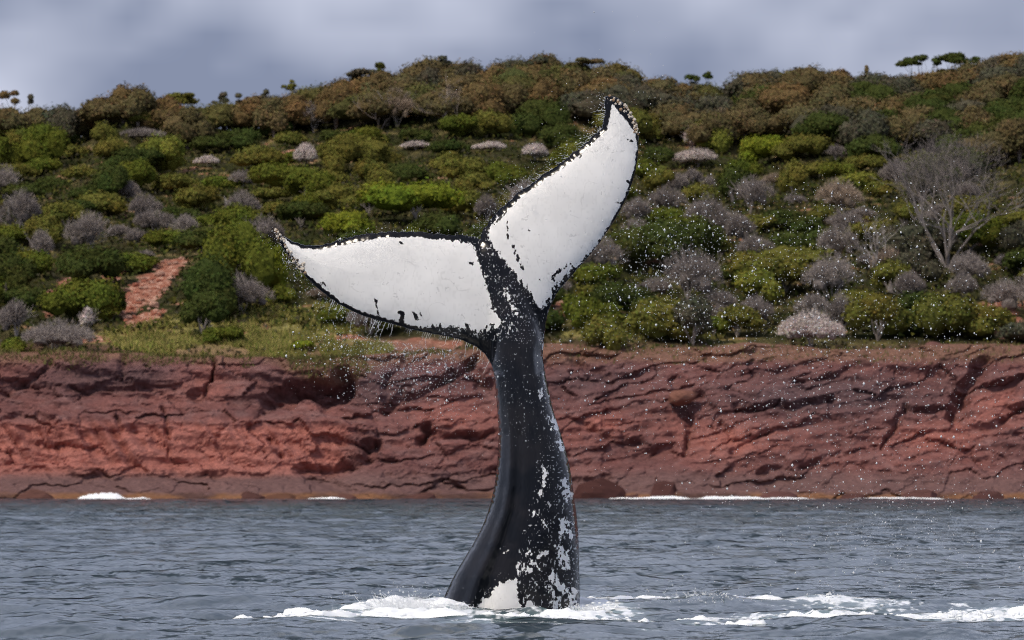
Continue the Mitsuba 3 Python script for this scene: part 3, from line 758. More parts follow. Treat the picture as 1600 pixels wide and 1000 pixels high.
# --- the same scrub carried on past both sides of the picture
protos = [crown(5.2, 2.8, 4.6, rng, COL[kd], lobes=4, size=0.5, dens=0.75, flat=0.5) for kd in ('green', 'olive', 'deep', 'dusk', 'green', 'olive')]
tall = [crown(7.0, 5.0, 6.5, rng, COL[kd], lobes=5, size=0.6, dens=0.75, flat=0.4) for kd in ('brown', 'moss', 'rust', 'dusk')]
more = []
for side in (-1, 1):
    for _ in range(190):
        y = rng.uniform(470, 700)
        x = side * (0.112 * y + rng.uniform(0, 75))
        v, f, c = (tall if y > 640 else protos)[rng.integers(0, 4)]
        s, a = rng.uniform(0.75, 1.35), rng.uniform(0, 6.28)
        rot = np.array([[math.cos(a), -math.sin(a), 0], [math.sin(a), math.cos(a), 0], [0, 0, 1]])
        more.append((v @ rot.T * s + [x, y, float(ground(x, y)) - 0.3], f, c))
put('scrub', join(more), [0, 0, 0])
tag('scrub', 'unbroken scrub carrying on along the slope past the picture edges', 'scrub', kind='stuff')

# --- ground cover, grass, scree, boulders
n = 90000
# scattered in plan over the hill
xx, yy = rng.uniform(-76, 76, n), 467 + 233 * rng.random(n) ** 1.6
zz = ground(xx, yy)
keep = np.ones(n, bool)
for x, y, rx, ry in SOILW:
    keep &= ((xx - x) / rx) ** 2 + ((yy - y) / ry) ** 2 > 1.1
keep &= (yy > 476) | (rng.random(n) < 0.25)
xx, yy, zz = xx[keep], yy[keep], zz[keep]
c = np.stack([xx, yy, zz + 0.15], 1)
d = rng.normal(size=c.shape) * [1, 1, 0.6] + [0, 0, 0.5]
d /= np.linalg.norm(d, axis=1, keepdims=True)
a = np.cross(d, rng.normal(size=c.shape)); a /= np.linalg.norm(a, axis=1, keepdims=True)
b = np.cross(d, a)
c[:, 2] += rng.uniform(0, 0.7, len(c)) * (yy > 474)
s = rng.uniform(0.16, 0.42, (len(c), 1))
v = np.stack([c + a * s, c - a * s * .6 + b * s * .5, c - a * s * .6 - b * s * .5], 1).reshape(-1, 3)
pick = 0.75 * np.array([COL['deep'], COL['deep'], COL['olive'], COL['brown'], COL['dusk']])[rng.integers(0, 5, len(c))] * rng.uniform(0.7, 1.2, (len(c), 1))
put('undergrowth', (v, np.arange(len(v)).reshape(-1, 3), np.repeat(pick, 3, 0)), [0, 0, 0])
tag('undergrowth', 'low leafy ground cover between the shrubs on the slope', 'undergrowth', kind='stuff')

bl = []
for x, y, rx, ry in GRASSW:
    m = 9000 if rx > 4 else 3000
    th, rr = rng.uniform(0, 6.28, m), np.sqrt(rng.random(m)) * 1.12
    q = np.stack([x + rx * rr * np.cos(th), np.maximum(466.8, y + ry * rr * np.sin(th))], 1)
    bl.append(q[nfbm(q[:, 0] * 0.6, q[:, 1] * 0.5, 0, 3, 91) > 0.42])
q = np.vstack(bl)
zz = ground(q[:, 0], q[:, 1])
zz = np.maximum(zz, np.where(q[:, 1] < 469, 12.9, -1))
base = np.stack([q[:, 0], q[:, 1], zz - 0.05], 1)
g = rng.normal(size=base.shape) * 0.35 + [0.1, 0, 1]
L = rng.uniform(0.2, 0.5, (len(q), 1)); wv = np.stack([rng.normal(size=len(q)), rng.normal(size=len(q)), 0 * zz], 1); wv /= np.linalg.norm(wv, axis=1, keepdims=True)
v = np.stack([base + wv * 0.07, base - wv * 0.07, base + g * L], 1).reshape(-1, 3)
gc = np.array([0.28, 0.245, 0.085]) * (0.65 + 0.75 * nfbm(q[:, 0] * 0.3, q[:, 1] * 0.3, 0, 3, 92)[:, None]) * rng.uniform(0.75, 1.25, (len(q), 1))
gc = gc * np.where(rng.random((len(q), 1)) < 0.3, [[0.6, 0.85, 0.5]], [[1, 1, 1]])
cv_ = np.stack([CX.ravel(), CY.ravel(), CZ.ravel()], 1)
edge_ = (cv_[:, 2] > 12.0 + 1.6 * (nfbm(cv_[:, 0] * 0.25, 0, 0, 3, 93) - 0.5)) & (nfbm(cv_[:, 0] * 0.5, cv_[:, 1] * 0.6, 0, 3, 94) > 0.50) & (rng.random(len(cv_)) < np.where(cv_[:, 0] < -6, 0.5, 0.10))
spill = (np.abs(cv_[:, 0] + 16.5 + 0.6 * (cv_[:, 2] - 12)) < 3.6) & (cv_[:, 2] > 10.4 + 1.8 * nfbm(cv_[:, 0] * 0.7, cv_[:, 2], 0, 3, 95)) & (rng.random(len(cv_)) < 0.8)
eb = cv_[(edge_ | spill) & (np.abs(cv_[:, 0]) < 60)]
eb = eb[:, None, :] + rng.normal(size=(len(eb), 2, 3)) * [0.10, 0.12, 0.02]; eb = eb.reshape(-1, 3)
eg = rng.normal(size=eb.shape) * 0.4 + [0.05, -0.35, 0.9]
ew = rng.normal(size=eb.shape) * [1, 1, 0]; ew /= np.linalg.norm(ew, axis=1, keepdims=True)
v = np.vstack([v, np.stack([eb + ew * 0.06, eb - ew * 0.06, eb + eg * rng.uniform(0.15, 0.42, (len(eb), 1))], 1).reshape(-1, 3)])
gc = np.vstack([gc, np.array([0.20, 0.175, 0.075]) * rng.uniform(0.6, 1.3, (len(eb), 1)) * np.where(rng.random((len(eb), 1)) < 0.35, [[0.6, 0.85, 0.5]], [[1, 1, 1]])])
put('grass', (v, np.arange(len(v)).reshape(-1, 3), np.repeat(gc, 3, 0)), [0, 0, 0])
tag('grass', 'yellowish grass on the bank at the cliff top', 'grass', kind='stuff')


def stone(rng, sub=1, rough=0.22):
    v, f = (ICO1, ICO2)[sub - 1]
    d = v * (1 + rough * (nfbm(v[:, 0] * 1.3 + rng.uniform(0, 50), v[:, 1] * 1.3, v[:, 2] * 1.3, 3, 3)[:, None] - 0.5) * 2)
    pl = rng.normal(size=(5, 3)); pl /= np.linalg.norm(pl, axis=1, keepdims=True)
    for n_ in pl:
        t = d @ n_ - 0.72
        d = d - np.clip(t, 0, None)[:, None] * n_
    return d, f


scene['stone_bsdf'] = {'type': 'twosided', 'bsdf': {'type': 'diffuse', 'reflectance': vcol}}
rr = []
for (px, py, rx, ry), (x, y, wx, wy) in zip(SOIL, SOILW):
    if (px, py) in ((360, 520), (640, 540), (1570, 505), (500, 484)):
        continue
    for _ in range(int(16 + wx * wy * 0.8)):
        th, r_ = rng.uniform(0, 6.28), math.sqrt(rng.random())
        sx, sy = x + wx * r_ * math.cos(th), y + wy * r_ * math.sin(th)
        v, f = stone(rng, 1)
        s = rng.uniform(0.07, 0.30) * (1.8 if rng.random() < 0.10 else 1)
        col = np.array([0.46, 0.27, 0.21]) * rng.uniform(0.6, 1.15) if rng.random() < 0.65 else np.array([0.33, 0.13, 0.09])
        rr.append((v * s * [1.2, 1, 0.8] + [sx, sy, float(ground(sx, sy)) + s * 0.3], f, col))
put('scree', join(rr), [0, 0, 0], 'stone_bsdf')
tag('scree', 'pale pinkish loose stones on the bare red soil patches', 'scree', kind='stuff')

BOULDERS = [(r_[0], 783, r_[1], r_[2], r_[3], r_[4], r_[5]) for r_ in ((1120, 30, 10, 448.0, (0.11, 0.055, 0.05), 'small dark rock in the surf right of the dark boulders'), (1215, 46, 14, 448.2, (0.12, 0.06, 0.055), 'long low rock in the surf on the right shore'), (1330, 36, 13, 448.3, (0.10, 0.05, 0.045), 'dark rock at the right end of the surf line'),
                (1440, 52, 18, 448.6, (0.11, 0.055, 0.05), 'broad dark rock at the foot of the right cliff'), (1545, 40, 14, 448.4, (0.09, 0.045, 0.042), 'rock at the waterline near the right picture edge'), (60, 54, 16, 448.5, (0.12, 0.06, 0.05), 'brown rock at the waterline near the left picture edge'), (395, 34, 13, 448.4, (0.09, 0.045, 0.04), 'dark rock at the right end of the left surf'), (655, 46, 13, 448.4, (0.11, 0.055, 0.048), 'low rock at the waterline left of the whale stem'), (540, 30, 11, 448.4, (0.12, 0.06, 0.05), 'small rock beside the short surf streak left of the whale'))] + [(930, 781, 72, 36, 448.6, (0.075, 0.035, 0.032), 'dark boulder at the waterline right of the whale stem, nearest to it'), (1038, 782, 40, 24, 448.6, (0.085, 0.04, 0.037), 'smaller dark boulder at the waterline farther right of the whale'),
            (990, 783, 26, 12, 448.3, (0.10, 0.05, 0.045), 'low dark rock at the waterline between two boulders'), (1064, 622, 40, 11, 458.0, (0.21, 0.10, 0.075), 'flat brown boulder lodged on the cliff face right of the whale'),
            (1460, 550, 34, 14, 465.5, (0.16, 0.08, 0.07), 'small reddish rock on the cliff top right of the olive shrub'), (440, 782, 40, 12, 448.4, (0.13, 0.065, 0.045), 'low brown rock in the shallows left of the whale'), ]
for px, py, w, h, y, col, lab in BOULDERS:
    p = at(px, py, y)
    m = y / F
    v, f = stone(np.random.default_rng(int(px)), 2, 0.3)
    k = fresh('boulder')
    cv = np.asarray(col) * (0.75 + 0.5 * nfbm(v[:, 0] * 3, v[:, 1] * 3, v[:, 2] * 3, 3, 5))[:, None]
    put(k, (v * [w * m / 1.5, w * m / 1.7, h * m * 1.15], f, cv), [p[0], y, p[2]], 'stone_bsdf')
    tag(k, lab, 'boulder')

# --- words for the plants: each is named by what it stands beside
MARKS = [(650, 320, 'widest lime green dome'), (545, 348, 'lime green sloping shrub'), (372, 415, 'large streaked green shrub'), (408, 412, 'lime tinged shrub under the fluke tip'), (222, 460, 'bare pink scree'), (95, 458, 'small pink scree patch'), (330, 525, 'yellow grass bank'),
         (1198, 233, 'bright green dome right of the whale'), (1090, 247, 'widest pale pinkish shrub'), (478, 241, 'round pale shrub in the green'), (325, 252, 'low pale shrub in the green'), (222, 210, 'flat grey bare shrub'), (140, 360, 'big round grey shrub'), (35, 330, 'shrub with pale trunks'),
         (1300, 430, 'big grey domed shrub'), (1268, 512, 'pale grey cliff top dome'), (1075, 428, 'large lilac branchy shrub'), (1480, 320, 'tall grey bare tree'), (1375, 390, 'whitish bare tree'), (1310, 305, 'tan pinkish shrub'), (1186, 452, 'yellow olive shrub'), (1035, 494, 'broad olive cliff top shrub'),
         (1487, 492, 'wide olive cliff top shrub'), (1570, 505, 'pale earth bank'), (998, 250, 'right fluke edge'), (430, 355, 'left fluke tip'), (947, 148, 'right fluke tip'), (600, 363, 'left fluke top edge'), (850, 270, 'right fluke notched edge'), (92, 530, 'sprawling dead cliff top shrub'), (592, 165, 'slim white trunked tree'),
         (290, 150, 'flat topped skyline tree'), (20, 150, 'leftmost rusty skyline tree'), (575, 118, 'dark spreading skyline tree'), (845, 92, 'umbrella tree above the fluke'), (1085, 128, 'narrow dark saddle tree'), (1490, 100, 'thin row of skyline trees'), (385, 158, 'tiny dark skyline trees'), (455, 138, 'small olive skyline tree'),
         (1354, 112, 'pointed skyline tree top'), (200, 135, 'left hilltop knoll'), (760, 95, 'summit of the hill'), (1250, 108, 'right hilltop'), (1590, 80, 'top right corner'), (1590, 300, 'right picture edge'), (10, 250, 'left picture edge'), (1590, 420, 'lower right slope edge'), (880, 500, 'whale stem')]
own = [n_ for n_ in NOTES if n_[4] is not None]
pairs = []
for k, px, py, kind, group in own:
    for mx, my, words in MARKS:
        dx, dy = px - mx, (py - my) * 1.4
        pairs.append((math.hypot(dx, dy), k, dx, dy, kind, words))
pairs.sort(key=lambda t: t[0])
done, used = set(), {v_['label'] for v_ in labels.values() if 'label' in v_}
NOUN = {'shrub': 'leafy shrub', 'dead_shrub': 'bare twiggy shrub', 'tree': 'wood tree'}
for dist_, k, dx, dy, kind, words in pairs:
    if k in done or dist_ > 330:
        continue
    diag = min(abs(dx), abs(dy)) > 0.45 * max(abs(dx), abs(dy))
    vert, side = ('above' if dy < 0 else 'below'), ('left' if dx < 0 else 'right')
    where = f'{vert} and {side} of' if diag else (vert if abs(dy) > abs(dx) else f'{side} of')
    near = 'just ' if dist_ < 45 else 'well ' if dist_ > 130 else ''
    lab = f"{WORD[kind]} {NOUN[labels[k]['category'].replace(' ', '_')]} {near}{where} the {words}"
    if lab in used or len(lab.split()) > 16:
        continue
    used.add(lab); done.add(k)
    labels[k]['label'] = lab
    labels[k]['group'] = {'shrub': 'leafy shrubs of the slope', 'dead shrub': 'bare shrubs of the slope', 'tree': 'trees of the hilltop wood'}[labels[k]['category']]
print('unlabelled plants', len(own) - len(done), 'of', len(own))

# ------------------------------------------------------------------ the whale
MW = WHALE_Y / F                                    # metres per photograph pixel at the whale


def spline(pts, step=3.0):
    p = np.asarray(pts, float)
    q = np.vstack([2 * p[0] - p[1], p, 2 * p[-1] - p[-2]])
    out = []
    for i in range(1, len(q) - 2):
        n = max(2, int(np.hypot(*(q[i + 1] - q[i])) / step))
        t = np.arange(n)[:, None] / n
        a, b, c, d = q[i - 1], q[i], q[i + 1], q[i + 2]
        out.append(0.5 * (2 * b + (c - a) * t + (2 * a - 5 * b + 4 * c - d) * t ** 2 + (3 * b - a - 3 * c + d) * t ** 3))
    return np.vstack(out + [p[-1:]])


TRAIL_L = [(428, 351), (433, 361), (446, 370), (468, 379), (492, 382), (520, 377), (560, 368), (600, 362), (640, 362), (690, 365), (725, 368), (742, 370), (750, 374)]
TRAIL_R = [(750, 374), (756, 358), (772, 337), (795, 315), (815, 297), (835, 282), (860, 264), (882, 249), (906, 230), (926, 213), (940, 198), (946, 180), (944, 162), (947, 148)]
LEAD_R = [(947, 148), (962, 149), (977, 162), (989, 180), (996, 200), (998, 230), (994, 262), (984, 297), (970, 327), (955, 352), (935, 381), (912, 409), (891, 433), (872, 456), (859, 480), (853, 503), (850, 530), (848, 556)]
BODY_R = [(848, 556), (853, 590), (864, 640), (877, 680), (886, 712), (893, 745), (897, 775), (901, 805), (904, 840), (905, 880), (906, 920), (906, 955), (904, 1000), (898, 1050)]
BODY_L = [(704, 1050), (694, 1010), (687, 978), (690, 945), (702, 915), (718, 885), (738, 852), (756, 817), (768, 780), (775, 742), (778, 705), (779, 675), (777, 640), (774, 605), (771, 580)]
LEAD_L = [(771, 580), (766, 566), (754, 550), (735, 537), (710, 528), (680, 522), (650, 516), (620, 508), (590, 500), (560, 490), (535, 478), (510, 461), (490, 444), (472, 426), (458, 408), (445, 392), (434, 374), (428, 351)]
tl, trr, lr, br, bl_, ll = (spline(a) for a in (TRAIL_L, TRAIL_R, LEAD_R, BODY_R, BODY_L, LEAD_L))


def ragged(p, amp, seed):
    """Knobs and nicks along an edge."""
    t = np.gradient(p, axis=0); t /= np.linalg.norm(t, axis=1, keepdims=True) + 1e-9
    s = np.cumsum(np.hypot(*np.gradient(p, axis=0).T))
    k = (nfbm(s / 7.0, seed, 0, 3, seed) - 0.5) * 2 * amp * np.clip(np.minimum(np.arange(len(p)), np.arange(len(p))[::-1]) / 5.0, 0, 1)
    return p + np.stack([t[:, 1], -t[:, 0]], 1) * k[:, None]


tl, trr, lr, ll = ragged(tl, 2.6, 3), ragged(trr, 3.0, 4), ragged(lr, 0.8, 5), ragged(ll, 0.8, 6)
OUT = np.vstack([tl[:-1], trr[:-1], lr[:-1], br, bl_[:-1], ll[:-1]])
POLY = shapely.Polygon(OUT)
ctl = np.array([(900, 780, 124, 118), (560, 811, 39, 58)])


def body_axis(py):
    """Centre, half-width and half-depth of the tail stock at a pixel row, carried on up into the flukes."""
    rows = np.array([372, 400, 450, 500, 545, 580, 605, 640, 680, 720, 760, 800, 850, 900, 950, 1000, 1050.])
    left = np.interp(rows, bl_[::-1, 1], bl_[::-1, 0]); right = np.interp(rows, br[:, 1], br[:, 0])
    cc, ww = (left + right) / 2, (right - left) / 2
    cc[:6] = [752, 765, 786, 803, 811, 811]; ww[:6] = [5, 15, 27, 36, 40, 41]
    dd = np.array([2, 9, 24, 40, 52, 58, 62, 66, 72, 80, 86, 92, 100, 108, 114, 120, 124.])
    return np.interp(py, rows, cc), np.interp(py, rows, ww), np.interp(py, rows, dd)


def whale_mesh():
    ed = OUT
    step = 3.4
    gxx, gyy = np.meshgrid(np.arange(420, 1005, step), np.arange(140, 1052, step * 0.866))
    gxx = gxx + (np.arange(gxx.shape[0]) % 2)[:, None] * step / 2
    g = np.stack([gxx.ravel(), gyy.ravel()], 1) + np.random.default_rng(1).normal(size=(gxx.size, 2)) * 0.3
    g = g[shapely.contains_xy(POLY, g[:, 0], g[:, 1])]
    dense = np.vstack([ed + (np.roll(ed, -1, 0) - ed) * t for t in (0, .33, .66)])
    tree = cKDTree(dense)
    g = g[tree.query(g)[0] > 1.6]
    pts = np.vstack([ed, g])
    tri = Delaunay(pts).simplices
    c = pts[tri].mean(1)
    tri = tri[shapely.contains_xy(POLY, c[:, 0], c[:, 1])]
    a, b, c = pts[tri[:, 0]], pts[tri[:, 1]], pts[tri[:, 2]]
    area = (b - a)[:, 0] * (c - a)[:, 1] - (b - a)[:, 1] * (c - a)[:, 0]
    tri = np.where((area < 0)[:, None], tri[:, ::-1], tri)
    tri = tri[np.abs(area) > 1e-6]
    d = tree.query(pts)[0]; d[:len(ed)] = 0
    x, y = pts[:, 0], pts[:, 1]
    r = np.hypot(x - 798, y - 470)
    Tf = 21 * np.clip(1 - r / 470, 0.02, 1) ** 0.75 + 1.2
    tf = Tf * (1 - np.exp(-d / (1.0 * Tf + 5))) * np.clip((640 - y) / 60, 0, 1)
    cc, ww, dd = body_axis(y)
    s = np.clip((x - cc) / ww, -1, 1)
    tp = dd * np.sqrt(np.maximum(0, 1 - np.abs(s) ** 2.1))
    tp = tp + (0.10 * dd * np.exp(-((s + 0.60) / 0.10) ** 2) - 0.07 * dd * np.exp(-((s + 0.38) / 0.13) ** 2)) * np.clip((y - 590) / 120, 0, 1)
    tp = np.where(y > 585, np.minimum(tp, 4.0 * d + 2 * np.sqrt(d * dd)), np.minimum(tp, 3.0 * d))
    tf, tp = np.maximum(tf, 0), np.maximum(tp, 0)
    t = (tf ** 3 + tp ** 3) ** (1 / 3)
    t = t * np.where(d > 0, 1, 0)
    lumps = (nfbm(x / 34, y / 34, 0, 3, 12) - 0.5) * 4.0 * np.clip(d / 14, 0, 1) * np.clip((y - 760) / 120, 0.12, 1)
    bend = 34 * np.clip(r / 400, 0, 1.2) ** 2 * (y < 560) + 45 * np.clip((y - 640) / 400, 0, 1) ** 1.4
    bend = np.where(y < 560, bend * np.clip((560 - y) / 60, 0, 1), bend)
    n = len(pts)
    P = at(x, y, WHALE_Y)
    front, back = P.copy(), P.copy()
    front[:, 1] += (bend - t - lumps * (d > 0)) * MW
    back[:, 1] += (bend + 0.85 * t) * MW
    inner = d > 0
    idx = np.full(n, -1); idx[inner] = n + np.arange(inner.sum()); idx[~inner] = np.where(~inner)[0]
    V = np.vstack([front, back[inner]])
    Fc = np.vstack([tri, idx[tri][:, ::-1]])
    return pts, V, Fc, inner, d


WPX, WV, WF, WIN, WD = whale_mesh()
NW = len(WPX)

WHITE_L = [(438, 360), (449, 372), (470, 383), (492, 388), (520, 385), (560, 377), (600, 371), (660, 370), (705, 374), (732, 380), (745, 394), (752, 418), (760, 450), (772, 482), (784, 510), (760, 514), (722, 512), (690, 510), (662, 511), (640, 507), (600, 497), (562, 485), (532, 471), (504, 449), (480, 428), (464, 409), (450, 390), (441, 374)]
WHITE_R = [(764, 366), (767, 354), (790, 331), (830, 295), (870, 267), (910, 237), (934, 214), (949, 192), (952, 170), (957, 160), (968, 173), (982, 193), (994, 207), (996, 232), (991, 262), (981, 296), (967, 326), (949, 355), (928, 385), (906, 410), (886, 428), (868, 447), (853, 476), (845, 482), (833, 468), (818, 443), (800, 421), (784, 404), (772, 388)]


def psd(poly, pts):
    pg = shapely.Polygon(poly)
    s = shapely.points(pts)
    d = shapely.distance(pg.exterior, s)
    return np.where(shapely.contains_xy(pg, pts[:, 0], pts[:, 1]), d, -d)


def stroke(pts, line, hw):
    return hw - shapely.distance(shapely.LineString(line), shapely.points(pts))


def pigment():
    """Signed distance (pixels at the whale) to the border between white and black skin, and how ragged that border is."""
    q = WPX
    wl, wr = psd(WHITE_L, q), psd(WHITE_R, q)
    W = np.maximum(wl, wr)
    dT = cKDTree(np.vstack([tl, trr])).query(q)[0]
    W = np.minimum(W, dT - np.interp(q[:, 0], [430, 470, 560, 1000], [3.0, 5.0, 8.0, 8.0]))
    x, y = q[:, 0], q[:, 1]
    stem = np.exp(-((x - np.interp(y, [370, 510], [752, 812])) / 46) ** 2) * (y < 540)
    rootl = np.exp(-((y - 512) / 16) ** 2) * np.clip((x - 630) / 60, 0, 1) * (x < 800)
    rootr = np.clip((y - 350) / 60, 0, 1) * np.clip(1 - np.abs(WD - 10) / 24, 0, 1) * (x > 845)
    A = 2.2 + 6.5 * stem + 9 * rootl + 11 * rootr
    # black marks on the white
    for line, hw in (([(586, 466), (588, 478), (591, 492)], 1.9), ([(590, 470), (588, 480)], 1.2), ([(624, 488), (629, 490), (626, 500)], 3.6), ([(630, 494), (628, 504)], 2.2), ([(646, 488), (652, 499)], 2.2), ([(657, 488), (659, 496)], 1.5), ([(615, 505), (618, 499)], 1.2),
                     ([(625, 378), (629, 381)], 2.0), ([(736, 412), (737, 413)], 1.8), ([(802, 385), (808, 402), (816, 420)], 2.2), ([(806, 398), (818, 424)], 1.6), ([(862, 435), (874, 424), (890, 414)], 1.9), ([(980, 217), (988, 219)], 1.7),
                     ([(980, 282), (986, 286)], 2.4), ([(890, 248), (892, 249)], 2.2), ([(825, 360), (827, 362)], 2.0), ([(960, 315), (975, 318)], 1.5), ([(487, 418), (494, 424)], 1.0), ([(503, 440), (509, 446)], 1.2), ([(792, 345), (793, 372)], 0.9), ([(908, 242), (906, 247)], 1.2), ([(895, 425), (915, 405)], 2.4), ([(843, 437), (846, 440)], 1.0)):
        W = np.minimum(W, -stroke(q, line, hw) * 1.6 + 0.6)
    # white on the black
    patch = psd([(738, 970), (750, 942), (768, 923), (786, 906), (801, 907), (811, 928), (815, 950), (832, 952), (838, 975), (800, 990)], q)
    W = np.maximum(W, np.minimum(patch, 14))
    A = np.where(patch > -14, 6.5, A)
    for line, hw, rag in (([(787, 452), (793, 468)], 1.6, 7), ([(801, 478), (806, 492)], 1.8, 7), ([(790, 497), (796, 505)], 0.5, 8), ([(884, 752), (886, 776)], 3.4, 6.5), ([(881, 808), (877, 836)], 5.5, 7), ([(890, 814), (889, 838)], 2.2, 5),
                          ([(866, 852), (872, 858)], 4, 5), ([(878, 868), (884, 884)], 4, 14), ([(862, 895), (864, 925)], 3, 8), ([(872, 935), (868, 948)], 5, 6), ([(896, 925), (890, 950)], 3, 4), ([(852, 735), (846, 770)], 0.2, 14.5), ([(838, 870), (856, 862), (842, 860)], 2.6, 5),
                          ([(866, 655), (870, 668)], 2.2, 3), ([(872, 690), (878, 700)], 2.2, 4), ([(842, 610), (846, 624)], 1.6, 3), ([(850, 540), (856, 560)], 1.4, 3), ([(835, 800), (850, 820)], -1.5, 14), ([(828, 940), (836, 952)], 4, 6), ([(868, 905), (880, 925)], 3, 8)):
        s = stroke(q, line, hw)
        W = np.maximum(W, s)
        A = np.where(s > -10, np.maximum(A, rag), A)
    low_r = (y > 705) & (x > np.interp(y, [705, 760, 850, 955], [838, 832, 812, 800]))
    fleck = np.where(y > 850, -8.6, np.where(y > 780, -13.5, -20.0)) - 5 * np.clip((np.interp(y, [705, 760, 850, 955], [858, 852, 834, 824]) - x) / 20, 0, 1)
    A = np.where(low_r & (W < -5), np.where(y > 850, 13.0, 9.0), A)
    W = np.where(low_r, np.maximum(W, fleck), W)
    for cx_, cy_, r_, w_ in ((832, 884, 8.5, 1.1), (813, 884, 5.5, 1.0), (788, 858, 6, 0.2), (848, 822, 3.5, 0.5), (826, 864, 4, 0.8), (864, 612, 4, 1.2), (860, 624, 4, 1.2)):
        W = np.maximum(W, w_ - np.abs(np.hypot((x - cx_), (y - cy_) * 1.15) - r_))
    lower = np.clip((y - 700) / 120, 0, 1) * np.clip((x - np.interp(y, [700, 950], [820, 770])) / 40, 0, 1)
    edge = np.clip((y - 600) / 60, 0, 1) * np.clip((x - np.interp(y, br[:, 1], br[:, 0]) + 30) / 22, 0, 1)
    spk = np.clip(0.55 * stem + 0.75 * lower + 0.8 * edge, 0, 1)
    return W, A, spk


PW, PA, PSK = pigment()
back_n = int(WIN.sum())
uv = np.zeros((NW + back_n, 2)); uv[:, 0] = -20.0
uv[:NW, 0] = np.clip(PW, -20, 20)
uv[:NW, 1] = np.floor(np.clip(PA, 0, 15) * 4) / 4
uv[NW:, 1] = 2.0
wcol = np.zeros((NW + back_n, 3)); wcol[:NW, 0] = PSK; wcol[:NW, 1] = PA / 16.0
scene['skin_speckle'] = None
del scene['skin_speckle']


def skin_colour(p, n, uv):
    x, z = p.x / MW, p.z / MW                       # in the same pixel-sized units as the pigment field
    W, A = uv.x, uv.y
    streak = fbm(x * 0.16, z * 0.055, 2.0, 3)
    fine = fbm(x * 0.33, z * 0.25, 7.0, 3)
    e = W + A * ((streak - 0.5) * 1.5 + (fine - 0.5) * 1.9)
    white = smoothstep(-0.7, 0.7, e)
    # pale scuffs on the black skin
    sc = noise(x * 0.55, z * 0.38, 1.0)
    scuff = smoothstep(0.80, 0.90, sc) * smoothstep(5.0, 9.0, A) * 0.8
    tone = fbm(x * 0.03, z * 0.03, 0.0, 3)
    black = mix(mi.Color3f(0.0030, 0.0038, 0.0065), mi.Color3f(0.010, 0.0095, 0.012), smoothstep(0.35, 0.7, tone))
    black = mix(black, mi.Color3f(0.55, 0.56, 0.58), scuff)
    rake = smoothstep(0.93, 0.99, 1.0 - dr.abs(fbm(x * 0.03 + z * 0.012, z * 0.02 - x * 0.006, 5.0, 2) - 0.5) * 5.0) * smoothstep(0.5, 0.7, noise(x * 0.05, z * 0.05, 12.0))
    w = mi.Color3f(0.80, 0.80, 0.80) * (0.86 + 0.22 * fbm(x * 0.022, z * 0.022, 4.0, 4) - 0.10 * rake - 0.05 * smoothstep(0.6, 0.9, noise(x * 0.35, z * 0.2, 8.0)))
    dirt = smoothstep(0.80, 0.86, noise(x * 0.12, z * 0.12, 9.0)) * smoothstep(0.55, 0.8, noise(x * 0.5, z * 0.5, 3.0))
    w = mix(w, mi.Color3f(0.35, 0.35, 0.36), dirt * 0.35)
    return mix(black, w, white)


def skin_rough(p, n, uv):
    return 0.15 + 0.34 * smoothstep(-1.0, 1.0, uv.x)


def skin_bump(p, n, uv):
    return 0.004 * fbm(p.x * 9, p.y * 9, p.z * 9, 3) + 0.0016 * noise(p.x * 55, p.y * 55, p.z * 30) * (1.0 - smoothstep(0.8, 2.0, p.z)) * smoothstep(0.0, 0.45, p.x)


scene['skin_bsdf'] = {'type': 'twosided', 'bsdf': {'type': 'bumpmap', 'arbitrary': mikit.proc(skin_bump, 0.01), 'scale': 1.0,
                      'bsdf': {'type': 'principled', 'base_color': mikit.proc(skin_colour), 'roughness': mikit.proc(skin_rough), 'specular': 0.26}}}
scene['humpback_whale'] = mikit.ply((WV, WF), 'skin_bsdf', smooth=True, uv=uv)
tag('humpback_whale', 'black humpback whale tail with white undersides of its flukes raised from the sea', 'whale')

# barnacles crusted on the fluke tips
FRONT = cKDTree(WPX)


def skin_point(px, py):
    return WV[FRONT.query([px, py])[1]]


bn = np.array([(0.0, -0.25), (1.0, -0.25), (0.86, 0.35), (0.55, 0.85), (0.36, 0.9), (0.30, 0.45), (0.0, 0.35)])
ang = np.arange(10) * 2 * np.pi / 10
ring = [np.stack([r_ * np.cos(ang) * (1 + 0.08 * np.cos(ang * 5)), r_ * np.sin(ang) * (1 + 0.08 * np.cos(ang * 5)), 0 * ang + z_], 1) for r_, z_ in bn]
bv = np.vstack(ring)
bf = []
for i in range(len(bn) - 1):
    for j in range(10):
        a, b = i * 10 + j, i * 10 + (j + 1) % 10
        bf += [(a, b, b + 10), (a, b + 10, a + 10)]
barn = mikit.ply((bv, np.array(bf)), None, smooth=False)
for nm, col in (('barnacle_pale', (0.62, 0.56, 0.48)), ('barnacle_brown', (0.34, 0.24, 0.16)), ('barnacle_dark', (0.10, 0.085, 0.08))):
    scene[nm] = {'type': 'twosided', 'bsdf': {'type': 'diffuse', 'reflectance': {'type': 'rgb', 'value': list(col)}}}
rb = np.random.default_rng(15)
spots = []
lt = spline([(431, 358), (440, 376), (450, 392), (462, 408), (473, 422)], 4.0)
rt = spline([(952, 153), (964, 156), (976, 166), (986, 180), (993, 196), (996, 210)], 4.0)
for line, wid, n_ in ((lt, 5.5, 60), (rt, 5.0, 52)):
    for _ in range(n_):
        a = line[rb.integers(0, len(line))]
        spots.append((a[0] + rb.normal() * wid * 0.55, a[1] + rb.normal() * wid * 0.5))
